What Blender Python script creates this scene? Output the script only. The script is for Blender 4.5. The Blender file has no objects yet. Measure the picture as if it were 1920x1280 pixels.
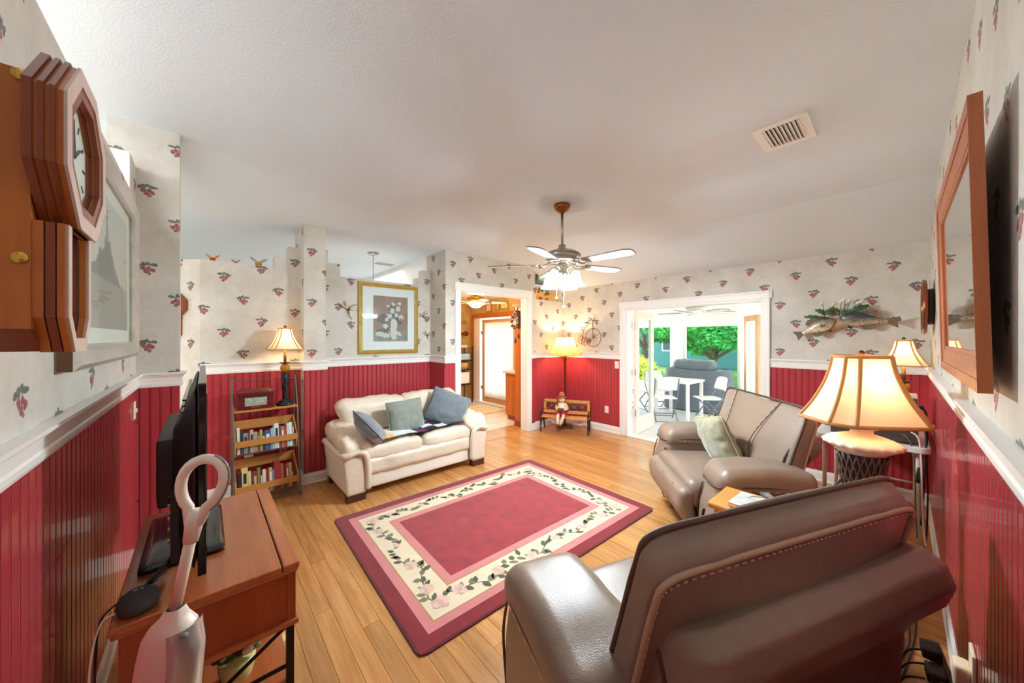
import bpy, math, random
from mathutils import Vector, Matrix, noise
random.seed(7)
C = bpy.context.scene.collection
SC = bpy.context.scene
R = math.radians

# ---------------------------------------------------------------- camera
FPX, HORIZ, AZ, EYE = 648.0, 633.5, R(41.68), 1.55      # focal length (px of 1920), horizon row, azimuth from +Y, eye height
cam = bpy.data.cameras.new('camera'); camo = bpy.data.objects.new('camera', cam); C.objects.link(camo)
camo.location = (0, 0, EYE); camo.rotation_euler = (R(90), 0, -AZ)
cam.sensor_width = 36; cam.lens = 36 * FPX / 1920; cam.shift_y = -(640 - HORIZ) / 1920
cam.clip_start = .02; cam.clip_end = 200
SC.camera = camo

# ---------------------------------------------------------------- world, exposure
w = bpy.data.worlds.new('sky'); SC.world = w; w.use_nodes = True
bg = w.node_tree.nodes['Background']
bg.inputs[0].default_value = (.86, .93, 1, 1); bg.inputs[1].default_value = 2.1
sun = bpy.data.lights.new('sun', 'SUN'); sun.energy = 3.0; sun.angle = R(12); sun.color = (1, .96, .9)
suno = bpy.data.objects.new('sun', sun); C.objects.link(suno); suno.rotation_euler = (R(28), R(22), 0)
SC.view_settings.view_transform = 'Standard'; SC.view_settings.look = 'None'
SC.view_settings.gamma = 1; SC.view_settings.use_curve_mapping = False
SC.view_settings.exposure = 1.08
SC.cycles.max_bounces = 10; SC.cycles.diffuse_bounces = 6; SC.cycles.transparent_max_bounces = 16
SC.cycles.use_denoising = True; SC.cycles.sample_clamp_indirect = 8
LIGHTS = dict(fan=27, lamp=1.0, big=2.4, floor=12, kitchen=30, dining=13, hall=85)

def light(kind, loc, energy, color=(1, 1, 1), size=.05, rot=(0, 0, 0), sy=None, parent=None):
    l = bpy.data.lights.new('lamp_or_fill_light', kind); l.energy = energy; l.color = color
    if kind == 'AREA':
        l.shape = 'RECTANGLE'; l.size = size; l.size_y = sy or size
    else: l.shadow_soft_size = size
    o = bpy.data.objects.new('lamp_or_fill_light', l); C.objects.link(o); o.location = loc; o.rotation_euler = rot
    if parent: o.parent = parent
    return o
# unseen area lights added to brighten the rooms beyond the partition walls (dining room, entrance hall)
light('AREA', (1.6, 6.3, 2.70), LIGHTS['dining'], (1, .95, .88), 1.6)
light('AREA', (-1.5, 1.6, 2.95), LIGHTS['hall'], (1, .97, .93), 1.6)  # added to light the ceiling and bounce into the near corner; no fixture

# ---------------------------------------------------------------- materials
def lin(c):
    f = lambda v: v / 12.92 if v <= .04045 else ((v + .055) / 1.055) ** 2.4
    return tuple(f(x / 255) for x in c[:3]) + (1,)
MATS = {}
def nt(name):
    m = bpy.data.materials.new(name); m.use_nodes = True; t = m.node_tree
    return m, t, t.nodes['Principled BSDF']
def nd(t, kind, **kw):
    n = t.nodes.new(kind)
    for k, v in kw.items():
        if k.startswith('i_'):
            key = k[2:]; key = int(key) if key.isdigit() else key
            n.inputs[key].default_value = v
        else: setattr(n, k, v)
    return n
def mth(t, op, a, b=None, c=None):
    n = t.nodes.new('ShaderNodeMath'); n.operation = op
    for i, v in enumerate((a, b, c)):
        if v is None: continue
        if isinstance(v, (int, float)): n.inputs[i].default_value = v
        else: t.links.new(v, n.inputs[i])
    return n.outputs[0]
def mixc(t, fac, a, b, blend='MIX'):
    n = t.nodes.new('ShaderNodeMix'); n.data_type = 'RGBA'; n.blend_type = blend
    for i, v in ((0, fac), (6, a), (7, b)):
        if isinstance(v, (int, float, tuple)): n.inputs[i].default_value = v
        else: t.links.new(v, n.inputs[i])
    return n.outputs[2]
def coords(t, scale=(1, 1, 1), kind='Object'):
    tc = t.nodes.new('ShaderNodeTexCoord'); mp = t.nodes.new('ShaderNodeMapping'); mp.inputs['Scale'].default_value = scale
    t.links.new(tc.outputs[kind], mp.inputs[0]); return mp.outputs[0]
def add_bump(t, b, hgt, strength=.3, dist=.01):
    n = nd(t, 'ShaderNodeBump', i_Strength=strength, i_Distance=dist)
    t.links.new(hgt, n.inputs['Height']); t.links.new(n.outputs[0], b.inputs['Normal'])
def noi(t, v, scale, detail=3, rough=.55):
    n = nd(t, 'ShaderNodeTexNoise', i_Scale=scale, i_Detail=detail, i_Roughness=rough)
    if v is not None: t.links.new(v, n.inputs['Vector'])
    return n.outputs['Fac']
def mat(name, col, rough=.5, metal=0., vary=None, bump=None, emit=None, trans=0., ior=1.45, alpha=1., sheen=0., stretch=(1, 1, 1), coat=0., col2=None, subs=None):
    if name in MATS: return MATS[name]
    m, t, b = nt(name); MATS[name] = m
    b.inputs['Base Color'].default_value = lin(col); b.inputs['Roughness'].default_value = rough; b.inputs['Metallic'].default_value = metal
    b.inputs['IOR'].default_value = ior; b.inputs['Transmission Weight'].default_value = trans; b.inputs['Alpha'].default_value = alpha
    b.inputs['Sheen Weight'].default_value = sheen; b.inputs['Coat Weight'].default_value = coat
    v = None
    if vary or bump: v = coords(t, stretch)
    if vary:
        s, a = vary; k = noi(t, v, s)
        c2 = lin(col2) if col2 else tuple(min(1, x * (1 - a)) for x in lin(col)[:3]) + (1,)
        c1 = lin(col) if col2 else tuple(min(1, x * (1 + a)) for x in lin(col)[:3]) + (1,)
        rr = nd(t, 'ShaderNodeMapRange', i_1=.3, i_2=.7); t.links.new(k, rr.inputs[0])
        t.links.new(mixc(t, rr.outputs[0], c1, c2), b.inputs['Base Color'])
    if bump: add_bump(t, b, noi(t, v, bump[0], 4), bump[1], bump[2] if len(bump) > 2 else .01)
    if emit:
        b.inputs['Emission Color'].default_value = lin(emit[0]); b.inputs['Emission Strength'].default_value = emit[1]
    return m
def wood(name, c1, c2, rough=.4, axis=2, scale=5., rnd=.0, ratio=14., coat=0., streak=.35):
    """grain stretched along one local axis; rnd varies the tone object by object"""
    if name in MATS: return MATS[name]
    m, t, b = nt(name); MATS[name] = m
    sc = [scale * ratio / 5] * 3; sc[axis] = scale / 4
    tc = t.nodes.new('ShaderNodeTexCoord'); oi = t.nodes.new('ShaderNodeObjectInfo')
    av = nd(t, 'ShaderNodeVectorMath', operation='ADD')
    t.links.new(tc.outputs['Object'], av.inputs[0])
    cx = nd(t, 'ShaderNodeCombineXYZ'); r10 = mth(t, 'MULTIPLY', oi.outputs['Random'], 37.)
    for i in range(3): t.links.new(r10, cx.inputs[i])
    t.links.new(cx.outputs[0], av.inputs[1])
    mp = nd(t, 'ShaderNodeMapping'); mp.inputs['Scale'].default_value = sc; t.links.new(av.outputs[0], mp.inputs[0])
    k = noi(t, mp.outputs[0], 1.6, 5, .65)
    rr = nd(t, 'ShaderNodeMapRange', i_1=.5 - streak, i_2=.5 + streak); t.links.new(k, rr.inputs[0])
    base = mixc(t, rr.outputs[0], lin(c1), lin(c2))
    if rnd:
        hv = nd(t, 'ShaderNodeHueSaturation'); t.links.new(base, hv.inputs['Color'])
        t.links.new(mth(t, 'MULTIPLY_ADD', oi.outputs['Random'], rnd, 1 - rnd / 2), hv.inputs['Value'])
        base = hv.outputs[0]
    t.links.new(base, b.inputs['Base Color']); b.inputs['Roughness'].default_value = rough; b.inputs['Coat Weight'].default_value = coat
    add_bump(t, b, k, .08, .004)
    return m

# ---------------------------------------------------------------- mesh building
class MB:
    def __init__(s, M=None): s.v = []; s.f = []; s.M = M
    def add(s, vs, fs):
        n = len(s.v)
        s.v += [tuple(s.M @ Vector(p)) for p in vs] if s.M else [tuple(p) for p in vs]
        s.f += [tuple(i + n for i in f) for f in fs]; return s
    def box(s, x0, x1, y0, y1, z0, z1):
        return s.add([(x, y, z) for z in (z0, z1) for y in (y0, y1) for x in (x0, x1)],
            [(0, 2, 3, 1), (4, 5, 7, 6), (0, 1, 5, 4), (2, 6, 7, 3), (0, 4, 6, 2), (1, 3, 7, 5)])
    def obox(s, c, size, rot=None):
        m = (rot.to_matrix() if hasattr(rot, 'to_matrix') else rot) if rot is not None else Matrix.Identity(3)
        hx, hy, hz = (d / 2 for d in size); c = Vector(c)
        return s.add([c + m @ Vector((x, y, z)) for z in (-hz, hz) for y in (-hy, hy) for x in (-hx, hx)],
            [(0, 2, 3, 1), (4, 5, 7, 6), (0, 1, 5, 4), (2, 6, 7, 3), (0, 4, 6, 2), (1, 3, 7, 5)])
    def bar(s, a, b, w, d, up=(0, 0, 1)):
        a, b = Vector(a), Vector(b); z = (b - a).normalized(); u = Vector(up)
        if abs(z.dot(u)) > .95: u = Vector((0, 1, 0))
        x = u.cross(z).normalized(); y = z.cross(x)
        m = Matrix((x, y, z)).transposed()
        return s.obox((a + b) / 2, (w, d, (b - a).length), m)
    def lathe(s, prof, seg=20, c=(0, 0, 0), sx=1., sy=1., fn=None, cap=True):
        vs, fs = [], []
        for i, (r, z) in enumerate(prof):
            for k in range(seg):
                a = 2 * math.pi * k / seg; rr = r * (fn(a, i) if fn else 1)
                vs.append((c[0] + rr * math.cos(a) * sx, c[1] + rr * math.sin(a) * sy, c[2] + z))
        for i in range(len(prof) - 1):
            for k in range(seg):
                k2 = (k + 1) % seg; fs.append((i * seg + k, i * seg + k2, (i + 1) * seg + k2, (i + 1) * seg + k))
        if cap:
            fs.append(tuple(range(seg - 1, -1, -1))); n = (len(prof) - 1) * seg; fs.append(tuple(range(n, n + seg)))
        return s.add(vs, fs)
    def tube(s, pts, r, seg=8, closed=False, cap=True):
        P = [Vector(p) for p in pts]; n = len(P); rs = r if isinstance(r, (list, tuple)) else [r] * n
        vs, fs = [], []; px = None
        for i, p in enumerate(P):
            a = P[i - 1] if (i or closed) else P[0]; b = P[(i + 1) % n] if (i < n - 1 or closed) else P[-1]
            tdir = (b - a).normalized() if (b - a).length > 1e-9 else Vector((0, 0, 1))
            if px is None:
                ref = Vector((0, 0, 1)) if abs(tdir.z) < .9 else Vector((1, 0, 0)); px = ref.cross(tdir).normalized()
            else:
                px = (px - tdir * px.dot(tdir)); px = px.normalized() if px.length > 1e-6 else Vector((1, 0, 0))
            py = tdir.cross(px)
            for k in range(seg):
                an = 2 * math.pi * k / seg; vs.append(p + (px * math.cos(an) + py * math.sin(an)) * rs[i])
        m = n if closed else n - 1
        for i in range(m):
            j = (i + 1) % n
            for k in range(seg):
                k2 = (k + 1) % seg; fs.append((i * seg + k, i * seg + k2, j * seg + k2, j * seg + k))
        if not closed and cap: fs += [tuple(range(seg - 1, -1, -1)), tuple(range((n - 1) * seg, n * seg))]
        return s.add(vs, fs)
    def prism(s, poly, a, b, axis='z'):
        mk = {'z': lambda p, q: (p[0], p[1], q), 'y': lambda p, q: (p[0], q, p[1]), 'x': lambda p, q: (q, p[0], p[1])}[axis]
        n = len(poly)
        vs = [mk(p, a) for p in poly] + [mk(p, b) for p in poly]
        fs = [tuple(range(n - 1, -1, -1)), tuple(range(n, 2 * n))] + [(i, (i + 1) % n, n + (i + 1) % n, n + i) for i in range(n)]
        return s.add(vs, fs)
    def grid(s, fn, nu, nv, closeu=False):
        vs = [fn(i / (nu if closeu else nu - 1), j / (nv - 1)) for j in range(nv) for i in range(nu)]
        fs = []
        for j in range(nv - 1):
            for i in range(nu if closeu else nu - 1):
                i2 = (i + 1) % nu; fs.append((j * nu + i, j * nu + i2, (j + 1) * nu + i2, (j + 1) * nu + i))
        return s.add(vs, fs)
    def rbox(s, c, size, r, n=6, fn=None, rot=None):
        """rounded box with n segments a side; fn bends the local point before placing"""
        hx, hy, hz = (d / 2 for d in size); r = min(r, hx, hy, hz); idx = {}; vs = []; fs = []
        m = rot.to_matrix() if hasattr(rot, 'to_matrix') else rot
        def g(k, hh):      # finer near the edges
            a = k / n * 2 - 1; return hh * math.copysign(abs(a) ** .6, a)
        def vid(i, j, k):
            key = (i, j, k)
            if key not in idx:
                p = Vector((g(i, hx), g(j, hy), g(k, hz)))
                q = Vector((max(-hx + r, min(hx - r, p.x)), max(-hy + r, min(hy - r, p.y)), max(-hz + r, min(hz - r, p.z))))
                d = p - q
                if d.length > 1e-9: p = q + d.normalized() * r
                if fn: p = Vector(fn(p))
                if m is not None: p = m @ p
                idx[key] = len(vs); vs.append(Vector(c) + p)
            return idx[key]
        for a in range(n):
            for b in range(n):
                fs += [(vid(a, b, 0), vid(a, b + 1, 0), vid(a + 1, b + 1, 0), vid(a + 1, b, 0)), (vid(a, b, n), vid(a + 1, b, n), vid(a + 1, b + 1, n), vid(a, b + 1, n)),
                       (vid(a, 0, b), vid(a + 1, 0, b), vid(a + 1, 0, b + 1), vid(a, 0, b + 1)), (vid(a, n, b), vid(a, n, b + 1), vid(a + 1, n, b + 1), vid(a + 1, n, b)),
                       (vid(0, a, b), vid(0, a, b + 1), vid(0, a + 1, b + 1), vid(0, a + 1, b)), (vid(n, a, b), vid(n, a + 1, b), vid(n, a + 1, b + 1), vid(n, a, b + 1))]
        return s.add(vs, fs)
    def ball(s, c, r, seg=10, rings=7, sc=(1, 1, 1)):
        vs = [(c[0], c[1], c[2] - r * sc[2])]; fs = []
        for j in range(1, rings):
            th = math.pi * j / rings
            for i in range(seg):
                a = 2 * math.pi * i / seg
                vs.append((c[0] + r * sc[0] * math.sin(th) * math.cos(a), c[1] + r * sc[1] * math.sin(th) * math.sin(a), c[2] - r * sc[2] * math.cos(th)))
        vs.append((c[0], c[1], c[2] + r * sc[2])); last = len(vs) - 1
        for i in range(seg):
            i2 = (i + 1) % seg
            fs.append((0, 1 + i2, 1 + i)); fs.append((last, last - seg + i, last - seg + i2))
            for j in range(rings - 2): fs.append((1 + j * seg + i, 1 + j * seg + i2, 1 + (j + 1) * seg + i2, 1 + (j + 1) * seg + i))
        return s.add(vs, fs)
    def mesh(s, name):
        me = bpy.data.meshes.new(name); me.from_pydata(s.v, [], s.f); me.validate(); me.update(); return me
def obj(name, mb, m, parent=None, smooth=False, bev=0, sub=0, loc=None, rot=None, label=None, kind=None, shade_angle=None):
    me = mb.mesh(name) if isinstance(mb, MB) else mb
    if m is not None and not me.materials: me.materials.append(m)
    o = bpy.data.objects.new(name, me); C.objects.link(o)
    if smooth: me.polygons.foreach_set('use_smooth', [True] * len(me.polygons))
    if smooth and shade_angle: me.set_sharp_from_angle(angle=R(shade_angle))
    if bev:
        b = o.modifiers.new('bevel', 'BEVEL'); b.width = bev; b.segments = 2; b.limit_method = 'ANGLE'
    if sub:
        q = o.modifiers.new('subdivision', 'SUBSURF'); q.levels = sub; q.render_levels = sub
    if parent: o.parent = parent
    if loc: o.location = loc
    if rot: o.rotation_euler = rot
    if label: o['label'] = label
    if kind: o['kind'] = kind
    return o
def tag(o, label, cat, group=None):
    o['label'] = label; o['category'] = cat
    if group: o['group'] = group
    return o
def thing(name, label, cat, loc=(0, 0, 0), rz=0, group=None):
    o = bpy.data.objects.new(name, None); C.objects.link(o); o.location = loc; o.rotation_euler = (0, 0, rz); o.empty_display_size = .1
    return tag(o, label, cat, group)
def struct(o): o['kind'] = 'structure'; return o
def root(name, loc=(0, 0, 0)):
    o = bpy.data.objects.new(name, None); C.objects.link(o); o.location = loc; o['kind'] = 'structure'; return o
def dup(r, loc=None, rz=None, label=None):
    n = r.copy(); C.objects.link(n)
    if loc: n.location = loc
    if rz is not None: n.rotation_euler = (0, 0, rz)
    if label: n['label'] = label
    for c in list(r.children):
        d = c.copy(); C.objects.link(d); d.parent = n
        for g in list(c.children):
            e = g.copy(); C.objects.link(e); e.parent = d
    return n
def circ(cx, cz, r, n=24, a0=0., a1=2 * math.pi): return [(cx + r * math.cos(a0 + (a1 - a0) * i / n), cz + r * math.sin(a0 + (a1 - a0) * i / n)) for i in range(n)]
def smooth01(a, b, x):
    t = max(0, min(1, (x - a) / (b - a))); return t * t * (3 - 2 * t)
def bez(p, n=12):
    """smooth curve through the points p"""
    P = [Vector(q) for q in p]; out = []
    for i in range(len(P) - 1):
        a = P[max(i - 1, 0)]; b = P[i]; c = P[i + 1]; d = P[min(i + 2, len(P) - 1)]
        for k in range(n):
            t = k / n
            out.append(.5 * ((2 * b) + (c - a) * t + (2 * a - 5 * b + 4 * c - d) * t * t + (3 * b - a - 3 * c + d) * t ** 3))
    out.append(P[-1]); return out
def wr(p, sc, amp):      # leather creases
    return noise.noise(Vector(p) * sc) * amp
# ================================================================ THE SETTING
XL, YR, XB, YA = -.35, -.18, 5.0, 4.13
RAIL0, RAIL1 = 1.205, 1.305
def blobs_mask(t, px, py, lst):
    out = None
    for cx, cy, rx, ry in lst:
        a = mth(t, 'DIVIDE', mth(t, 'SUBTRACT', px, cx), rx); b = mth(t, 'DIVIDE', mth(t, 'SUBTRACT', py, cy), ry)
        d = mth(t, 'ADD', mth(t, 'MULTIPLY', a, a), mth(t, 'MULTIPLY', b, b))
        q = mth(t, 'SMOOTH_MIN', 1., mth(t, 'MAXIMUM', 0., mth(t, 'MULTIPLY', mth(t, 'SUBTRACT', 1.15, d), 3.)), .05)
        out = q if out is None else mth(t, 'MAXIMUM', out, q)
    return out
def wallpaper(name, base, base2, motif=True):
    """cream sponge-painted paper with printed sprigs of cherries; flat print laid out in metres along the wall"""
    m, t, b = nt(name); MATS[name] = m
    g = t.nodes.new('ShaderNodeNewGeometry'); sp = nd(t, 'ShaderNodeSeparateXYZ'); t.links.new(g.outputs['Position'], sp.inputs[0])
    s = mth(t, 'SUBTRACT', sp.outputs[0], sp.outputs[1]); z = sp.outputs[2]
    k = noi(t, g.outputs['Position'], 2.6, 6, .7); rr = nd(t, 'ShaderNodeMapRange', i_1=.32, i_2=.68); t.links.new(k, rr.inputs[0])
    col = mixc(t, rr.outputs[0], lin(base), lin(base2))
    k2 = noi(t, g.outputs['Position'], 30, 4, .7)
    col = mixc(t, mth(t, 'MULTIPLY', k2, .24), col, lin((150, 138, 120)))
    if motif:
        W, H = .148, .54
        sc = mth(t, 'DIVIDE', s, W); ci = mth(t, 'FLOOR', sc)
        lx = mth(t, 'MULTIPLY', mth(t, 'SUBTRACT', mth(t, 'SUBTRACT', sc, ci), .5), W)
        tz = mth(t, 'ADD', mth(t, 'DIVIDE', z, H), mth(t, 'FRACT', mth(t, 'MULTIPLY_ADD', ci, .4, .13)))
        rv = mth(t, 'FLOOR', tz); ly = mth(t, 'MULTIPLY', mth(t, 'SUBTRACT', mth(t, 'SUBTRACT', tz, rv), .5), H)
        sgn = mth(t, 'MULTIPLY_ADD', mth(t, 'FLOORED_MODULO', ci, 2.), 2., -1.)
        lx = mth(t, 'MULTIPLY', lx, sgn)
        lx = mth(t, 'ADD', lx, mth(t, 'MULTIPLY_ADD', noi(t, g.outputs['Position'], 55, 2), .022, -.011)); ly = mth(t, 'ADD', ly, mth(t, 'MULTIPLY_ADD', noi(t, g.outputs['Position'], 47, 2), .022, -.011))
        red = blobs_mask(t, lx, ly, [(-.022, -.012, .014, .014), (.006, -.022, .015, .015), (.022, -.004, .013, .013), (-.004, .002, .012, .012), (-.006, -.036, .011, .012)])
        grn = blobs_mask(t, lx, ly, [(-.028, .026, .022, .010), (.024, .024, .014, .016), (.002, .034, .012, .013), (.042, .016, .010, .012)])
        stem = blobs_mask(t, lx, ly, [(-.008, .012, .004, .022), (.014, .010, .004, .020)])
        mot = mth(t, 'ADD', .55, mth(t, 'MULTIPLY', noi(t, g.outputs['Position'], 90, 2), .6))
        col = mixc(t, mth(t, 'MULTIPLY', stem, .6), col, lin((96, 92, 70)))
        col = mixc(t, mth(t, 'MULTIPLY', grn, mot), col, lin((66, 82, 72)))
        col = mixc(t, mth(t, 'MULTIPLY', red, mot), col, lin((142, 40, 56)))
    t.links.new(col, b.inputs['Base Color']); b.inputs['Roughness'].default_value = .55
    return m
PAPER = wallpaper('cherry_wallpaper', (222, 219, 211), (198, 192, 180))
GOLD = wallpaper('gold_wallpaper', (226, 188, 110), (188, 138, 62), False)
RED = mat('red_beadboard_paint', (172, 58, 66), .26, vary=(1.5, .08), coat=.3)
TRIM = mat('white_trim_paint', (240, 238, 234), .35)
WHITE = mat('white_paint', (242, 242, 242), .6)
def ceiling_mat():
    m, t, b = nt('textured_ceiling_paint'); b.inputs['Base Color'].default_value = lin((220, 229, 236)); b.inputs['Roughness'].default_value = .9
    v = coords(t); a = noi(t, v, 95, 3, .6); rr = nd(t, 'ShaderNodeMapRange', i_1=.42, i_2=.62); t.links.new(a, rr.inputs[0])
    add_bump(t, b, rr.outputs[0], .35, .004); return m
CEIL = ceiling_mat()

# ---- floor: oak strips running along Y
fl = root('floor')
obj('subfloor', MB().box(-2.2, 5.14, -.4, 7.3, -.06, -.021), mat('dark_subfloor', (88, 56, 30), .8), fl)
OAK = wood('oak_floor', (214, 160, 96), (164, 104, 52), .26, 1, 7., .28, 12., .25, .28)
PW = .0895
pm = MB().prism([(-PW / 2 + .0004, -.02), (PW / 2 - .0004, -.02), (PW / 2 - .0004, -.0012), (PW / 2 - .0016, 0), (-PW / 2 + .0016, 0), (-PW / 2 + .0004, -.0012)], -.5, .5, 'y').mesh('plank')
def lay_planks(x0, x1, y0, y1, n0=1.0, n1=2.2):
    x = x0 + PW / 2; i = 0
    while x < x1:
        y = y0 - random.uniform(0, .9)
        while y < y1:
            L = random.uniform(n0, n1); a, b = max(y, y0), min(y + L, y1); y += L
            if b - a < .06: continue
            o = obj('plank', pm, OAK, fl, loc=(x, (a + b) / 2, 0)); o.scale = (1, b - a - .0012, 1)
        x += PW; i += 1
lay_planks(XL, XB + .02, YR, 4.6)
hf = root('floor_hall_bounce'); obj('bounce_field', MB().box(-2.4, XL - .13, -.3, 7.4, -.02, -.001).box(XL - .13, 2.46, 4.68, 7.4, -.02, -.001).box(XL - .13, -.03, 3.6, 4.68, -.02, -.001), mat('pale_bounce_floor', (226, 216, 200), .4), hf)  # unseen pale floor added to bounce the hall light upwards

# ---- ceiling: flat at 2.75 m, dropping to the window wall, rising towards the entrance hall
def ceil_z(x, y):
    z = 2.755
    if x > 3.98: z -= (x - 3.98) / 1.02 * .31
    z += .275 * (1 - smooth01(-.1, 1.3, x)) * (1 - smooth01(3.5, 4.2, y)) * smooth01(-.5, 2.6, y)
    return z
xs = [-2.4 + i * .1 for i in range(64)] + [3.98] + [4.1 + i * .18 for i in range(6)]; ys = [-.5 + i * .12 for i in range(68)]
cg = MB()
for yy in ys:
    for xx in xs: cg.v.append((xx, yy, ceil_z(xx, yy)))
for j in range(len(ys) - 1):
    for i in range(len(xs) - 1): n = len(xs); cg.f.append((j * n + i, (j + 1) * n + i, (j + 1) * n + i + 1, j * n + i + 1))
struct(obj('ceiling', cg, CEIL, smooth=True, shade_angle=8))

# ---- walls
def wall(name, boxes, m=None):
    mb = MB()
    for b in boxes: mb.box(*b)
    return struct(obj(name, mb, m or PAPER))
wl = wall('wall_left', [(XL - .13, XL, -.32, 3.48, 0, 2.49), (XL - .13, XL, 3.22, 3.48, 2.49, 2.72)])
ww = wall('wall_wing', [(XL - .13, -.133, 3.48, 3.60, 0, 3.04)])
wr_ = wall('wall_right', [(XL - .13, XB + .14, YR - .12, YR, 0, 2.95)])
wb = wall('wall_back', [(XB, XB + .14, YR - .12, 1.11, 0, 2.5), (XB, XB + .14, 2.87, 4.3, 0, 2.5), (XB, XB + .14, 1.11, 2.87, 2.0, 2.5)])
wa = wall('wall_partition', [(-.03, .79, 4.36, 4.48, 0, 2.29), (.787, .996, 4.19, 4.67, 0, 2.9), (.996, 2.48, 4.55, 4.67, 0, 2.30),
    (2.46, 2.70, YA, YA + .14, 0, 2.9), (2.46, 2.58, YA + .14, 4.67, 0, 2.9), (2.70, 4.01, YA, YA + .14, 2.22, 2.9), (4.01, 4.2, YA, YA + .14, 0, 2.9),
    (4.2, 5.0, 4.18, 4.30, 0, 2.22),
    (.55, .67, 4.36, 4.48, 2.29, 2.41), (.67, .787, 4.36, 4.48, 2.29, 2.53), (.996, 1.10, 4.55, 4.67, 2.30, 2.60), (1.10, 1.24, 4.55, 4.67, 2.30, 2.45),
    (2.24, 2.33, 4.55, 4.67, 2.30, 2.40), (2.33, 2.46, 4.55, 4.67, 2.30, 2.52), (4.2, 4.27, 4.18, 4.3, 2.22, 2.34)])
dg = Matrix.Translation((-.03, 4.36, 0)) @ Matrix.Rotation(R(180 - 41.68), 4, 'Z')
wd = struct(obj('wall_hall', MB(dg).box(0, 1.5, -.12, 0, 0, 2.29), PAPER))
wall('wall_dining', [(-2.5, 2.46, 7.45, 7.55, 0, 2.95), (2.46, 2.56, 4.67, 7.45, 0, 2.95)], WHITE)
wall('wall_sky_blocker', [(-2.52, -2.4, -.4, 7.55, 0, 3.1)], WHITE)  # unseen wall added to keep sky light out of the hall side
wall('wall_kitchen', [(2.56, 2.585, 4.67, 7.3, 0, 2.46), (2.46, 5.14, 7.25, 7.35, 0, 2.5), (5.0, 5.14, 4.3, 5.45, 0, 2.5), (5.0, 5.14, 7.02, 7.3, 0, 2.5), (5.0, 5.14, 5.45, 7.02, 2.03, 2.5)], GOLD)
struct(obj('ceiling_kitchen', MB().box(2.58, 5.0, YA + .14, 7.25, 2.46, 2.5), WHITE))

# ---- beadboard wainscot: one board after another, a round bead in every joint
BW = .0565
def bead_mesh():
    h0, h1, d = .11, RAIL0 + .01, .008
    pr = [(-BW / 2, 0), (-BW / 2, .002), (-BW / 2 + .0022, d - .001), (-BW / 2 + .004, d), (BW / 2 - .011, d), (BW / 2 - .009, .003), (BW / 2 - .006, d), (BW / 2 - .002, d - .001), (BW / 2, .002), (BW / 2, 0)]
    mb = MB(); mb.prism([(x, y) for x, y in pr], h0, h1, 'z'); return mb.mesh('bead_board')
BM = bead_mesh()
def wainscot(parent, a, b, rz):
    """boards from a to b; rz turns local +y (out of the wall) into the room"""
    a, b = Vector(a), Vector(b); L = (b - a).length; d = (b - a) / L; n = max(1, round(L / BW))
    for i in range(n):
        p = a + d * (L * (i + .5) / n); o = obj('bead_board', BM, RED, parent, loc=(p.x, p.y, 0), rot=(0, 0, rz)); o.scale = (L / n / BW, 1, 1)
OUT = {'left': -R(90), 'right': 0, 'back': R(90), 'front': R(180)}      # left wall looks to +x, right wall to +y, back wall to -x, partition to -y
wainscot(wl, (XL, YR), (XL, 3.47), OUT['left']); wainscot(ww, (XL + .01, 3.48), (-.133, 3.48), OUT['front'])
wainscot(wr_, (XL, YR), (XB, YR), OUT['right'])
wainscot(wb, (XB, YR), (XB, 1.02), OUT['back']); wainscot(wb, (XB, 2.99), (XB, 4.18), OUT['back'])
wainscot(wa, (0, 4.36), (.787, 4.36), OUT['front']); wainscot(wa, (.787, 4.19), (.996, 4.19), OUT['front']); wainscot(wa, (.996, 4.55), (2.46, 4.55), OUT['front'])
wainscot(wa, (2.46, YA), (2.61, YA), OUT['front']); wainscot(wa, (4.11, YA), (4.2, YA), OUT['front']); wainscot(wa, (4.2, 4.18), (5.0, 4.18), OUT['front'])
wainscot(wa, (2.46, 4.14), (2.46, 4.55), OUT['back'])
# chair rail and baseboard: moulded profiles swept along the walls
RAILP = [(0, RAIL0), (.012, RAIL0), (.016, RAIL0 + .012), (.016, RAIL0 + .026), (.011, RAIL0 + .032), (.013, RAIL0 + .066), (.022, RAIL0 + .074), (.026, RAIL0 + .084), (.036, RAIL0 + .088), (.036, RAIL1), (0, RAIL1)]
BASEP = [(0, 0), (.022, 0), (.022, .012), (.016, .02), (.016, .085), (.010, .098), (.010, .112), (0, .12)]
def sweep(name, path, prof, m=TRIM):
    """mitred sweep of the profile along the path (room on the left-hand side of the walk)"""
    P = [Vector((x, y, 0)) for x, y in path]; mb = MB(); n = len(prof); vs = []
    for i, p in enumerate(P):
        d0 = (p - P[i - 1]).normalized() if i else (P[1] - p).normalized(); d1 = (P[i + 1] - p).normalized() if i < len(P) - 1 else d0
        n0 = Vector((-d0.y, d0.x, 0)); n1 = Vector((-d1.y, d1.x, 0)); q = (n0 + n1); q /= max(.3, q.dot(n0))
        vs += [p + q * o_ + Vector((0, 0, z_)) for o_, z_ in prof]
    fs = [(i * n + k, (i + 1) * n + k, (i + 1) * n + (k + 1) % n, i * n + (k + 1) % n) for i in range(len(P) - 1) for k in range(n)]
    fs += [tuple(range(n)), tuple(range(len(P) * n - 1, (len(P) - 1) * n - 1, -1))]
    return struct(obj(name, mb.add(vs, fs), m))
p_lr = [(-.133, 3.6), (-.133, 3.48), (XL, 3.48), (XL, YR), (XB, YR), (XB, 1.02)]
p_ba = [(XB, 2.99), (XB, 4.18), (4.2, 4.18), (4.2, YA), (4.11, YA)]
p_am = [(2.61, YA), (2.46, YA), (2.46, 4.55), (.996, 4.55), (.996, 4.19), (.787, 4.19), (.787, 4.36), (-.03, 4.36)]
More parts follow.
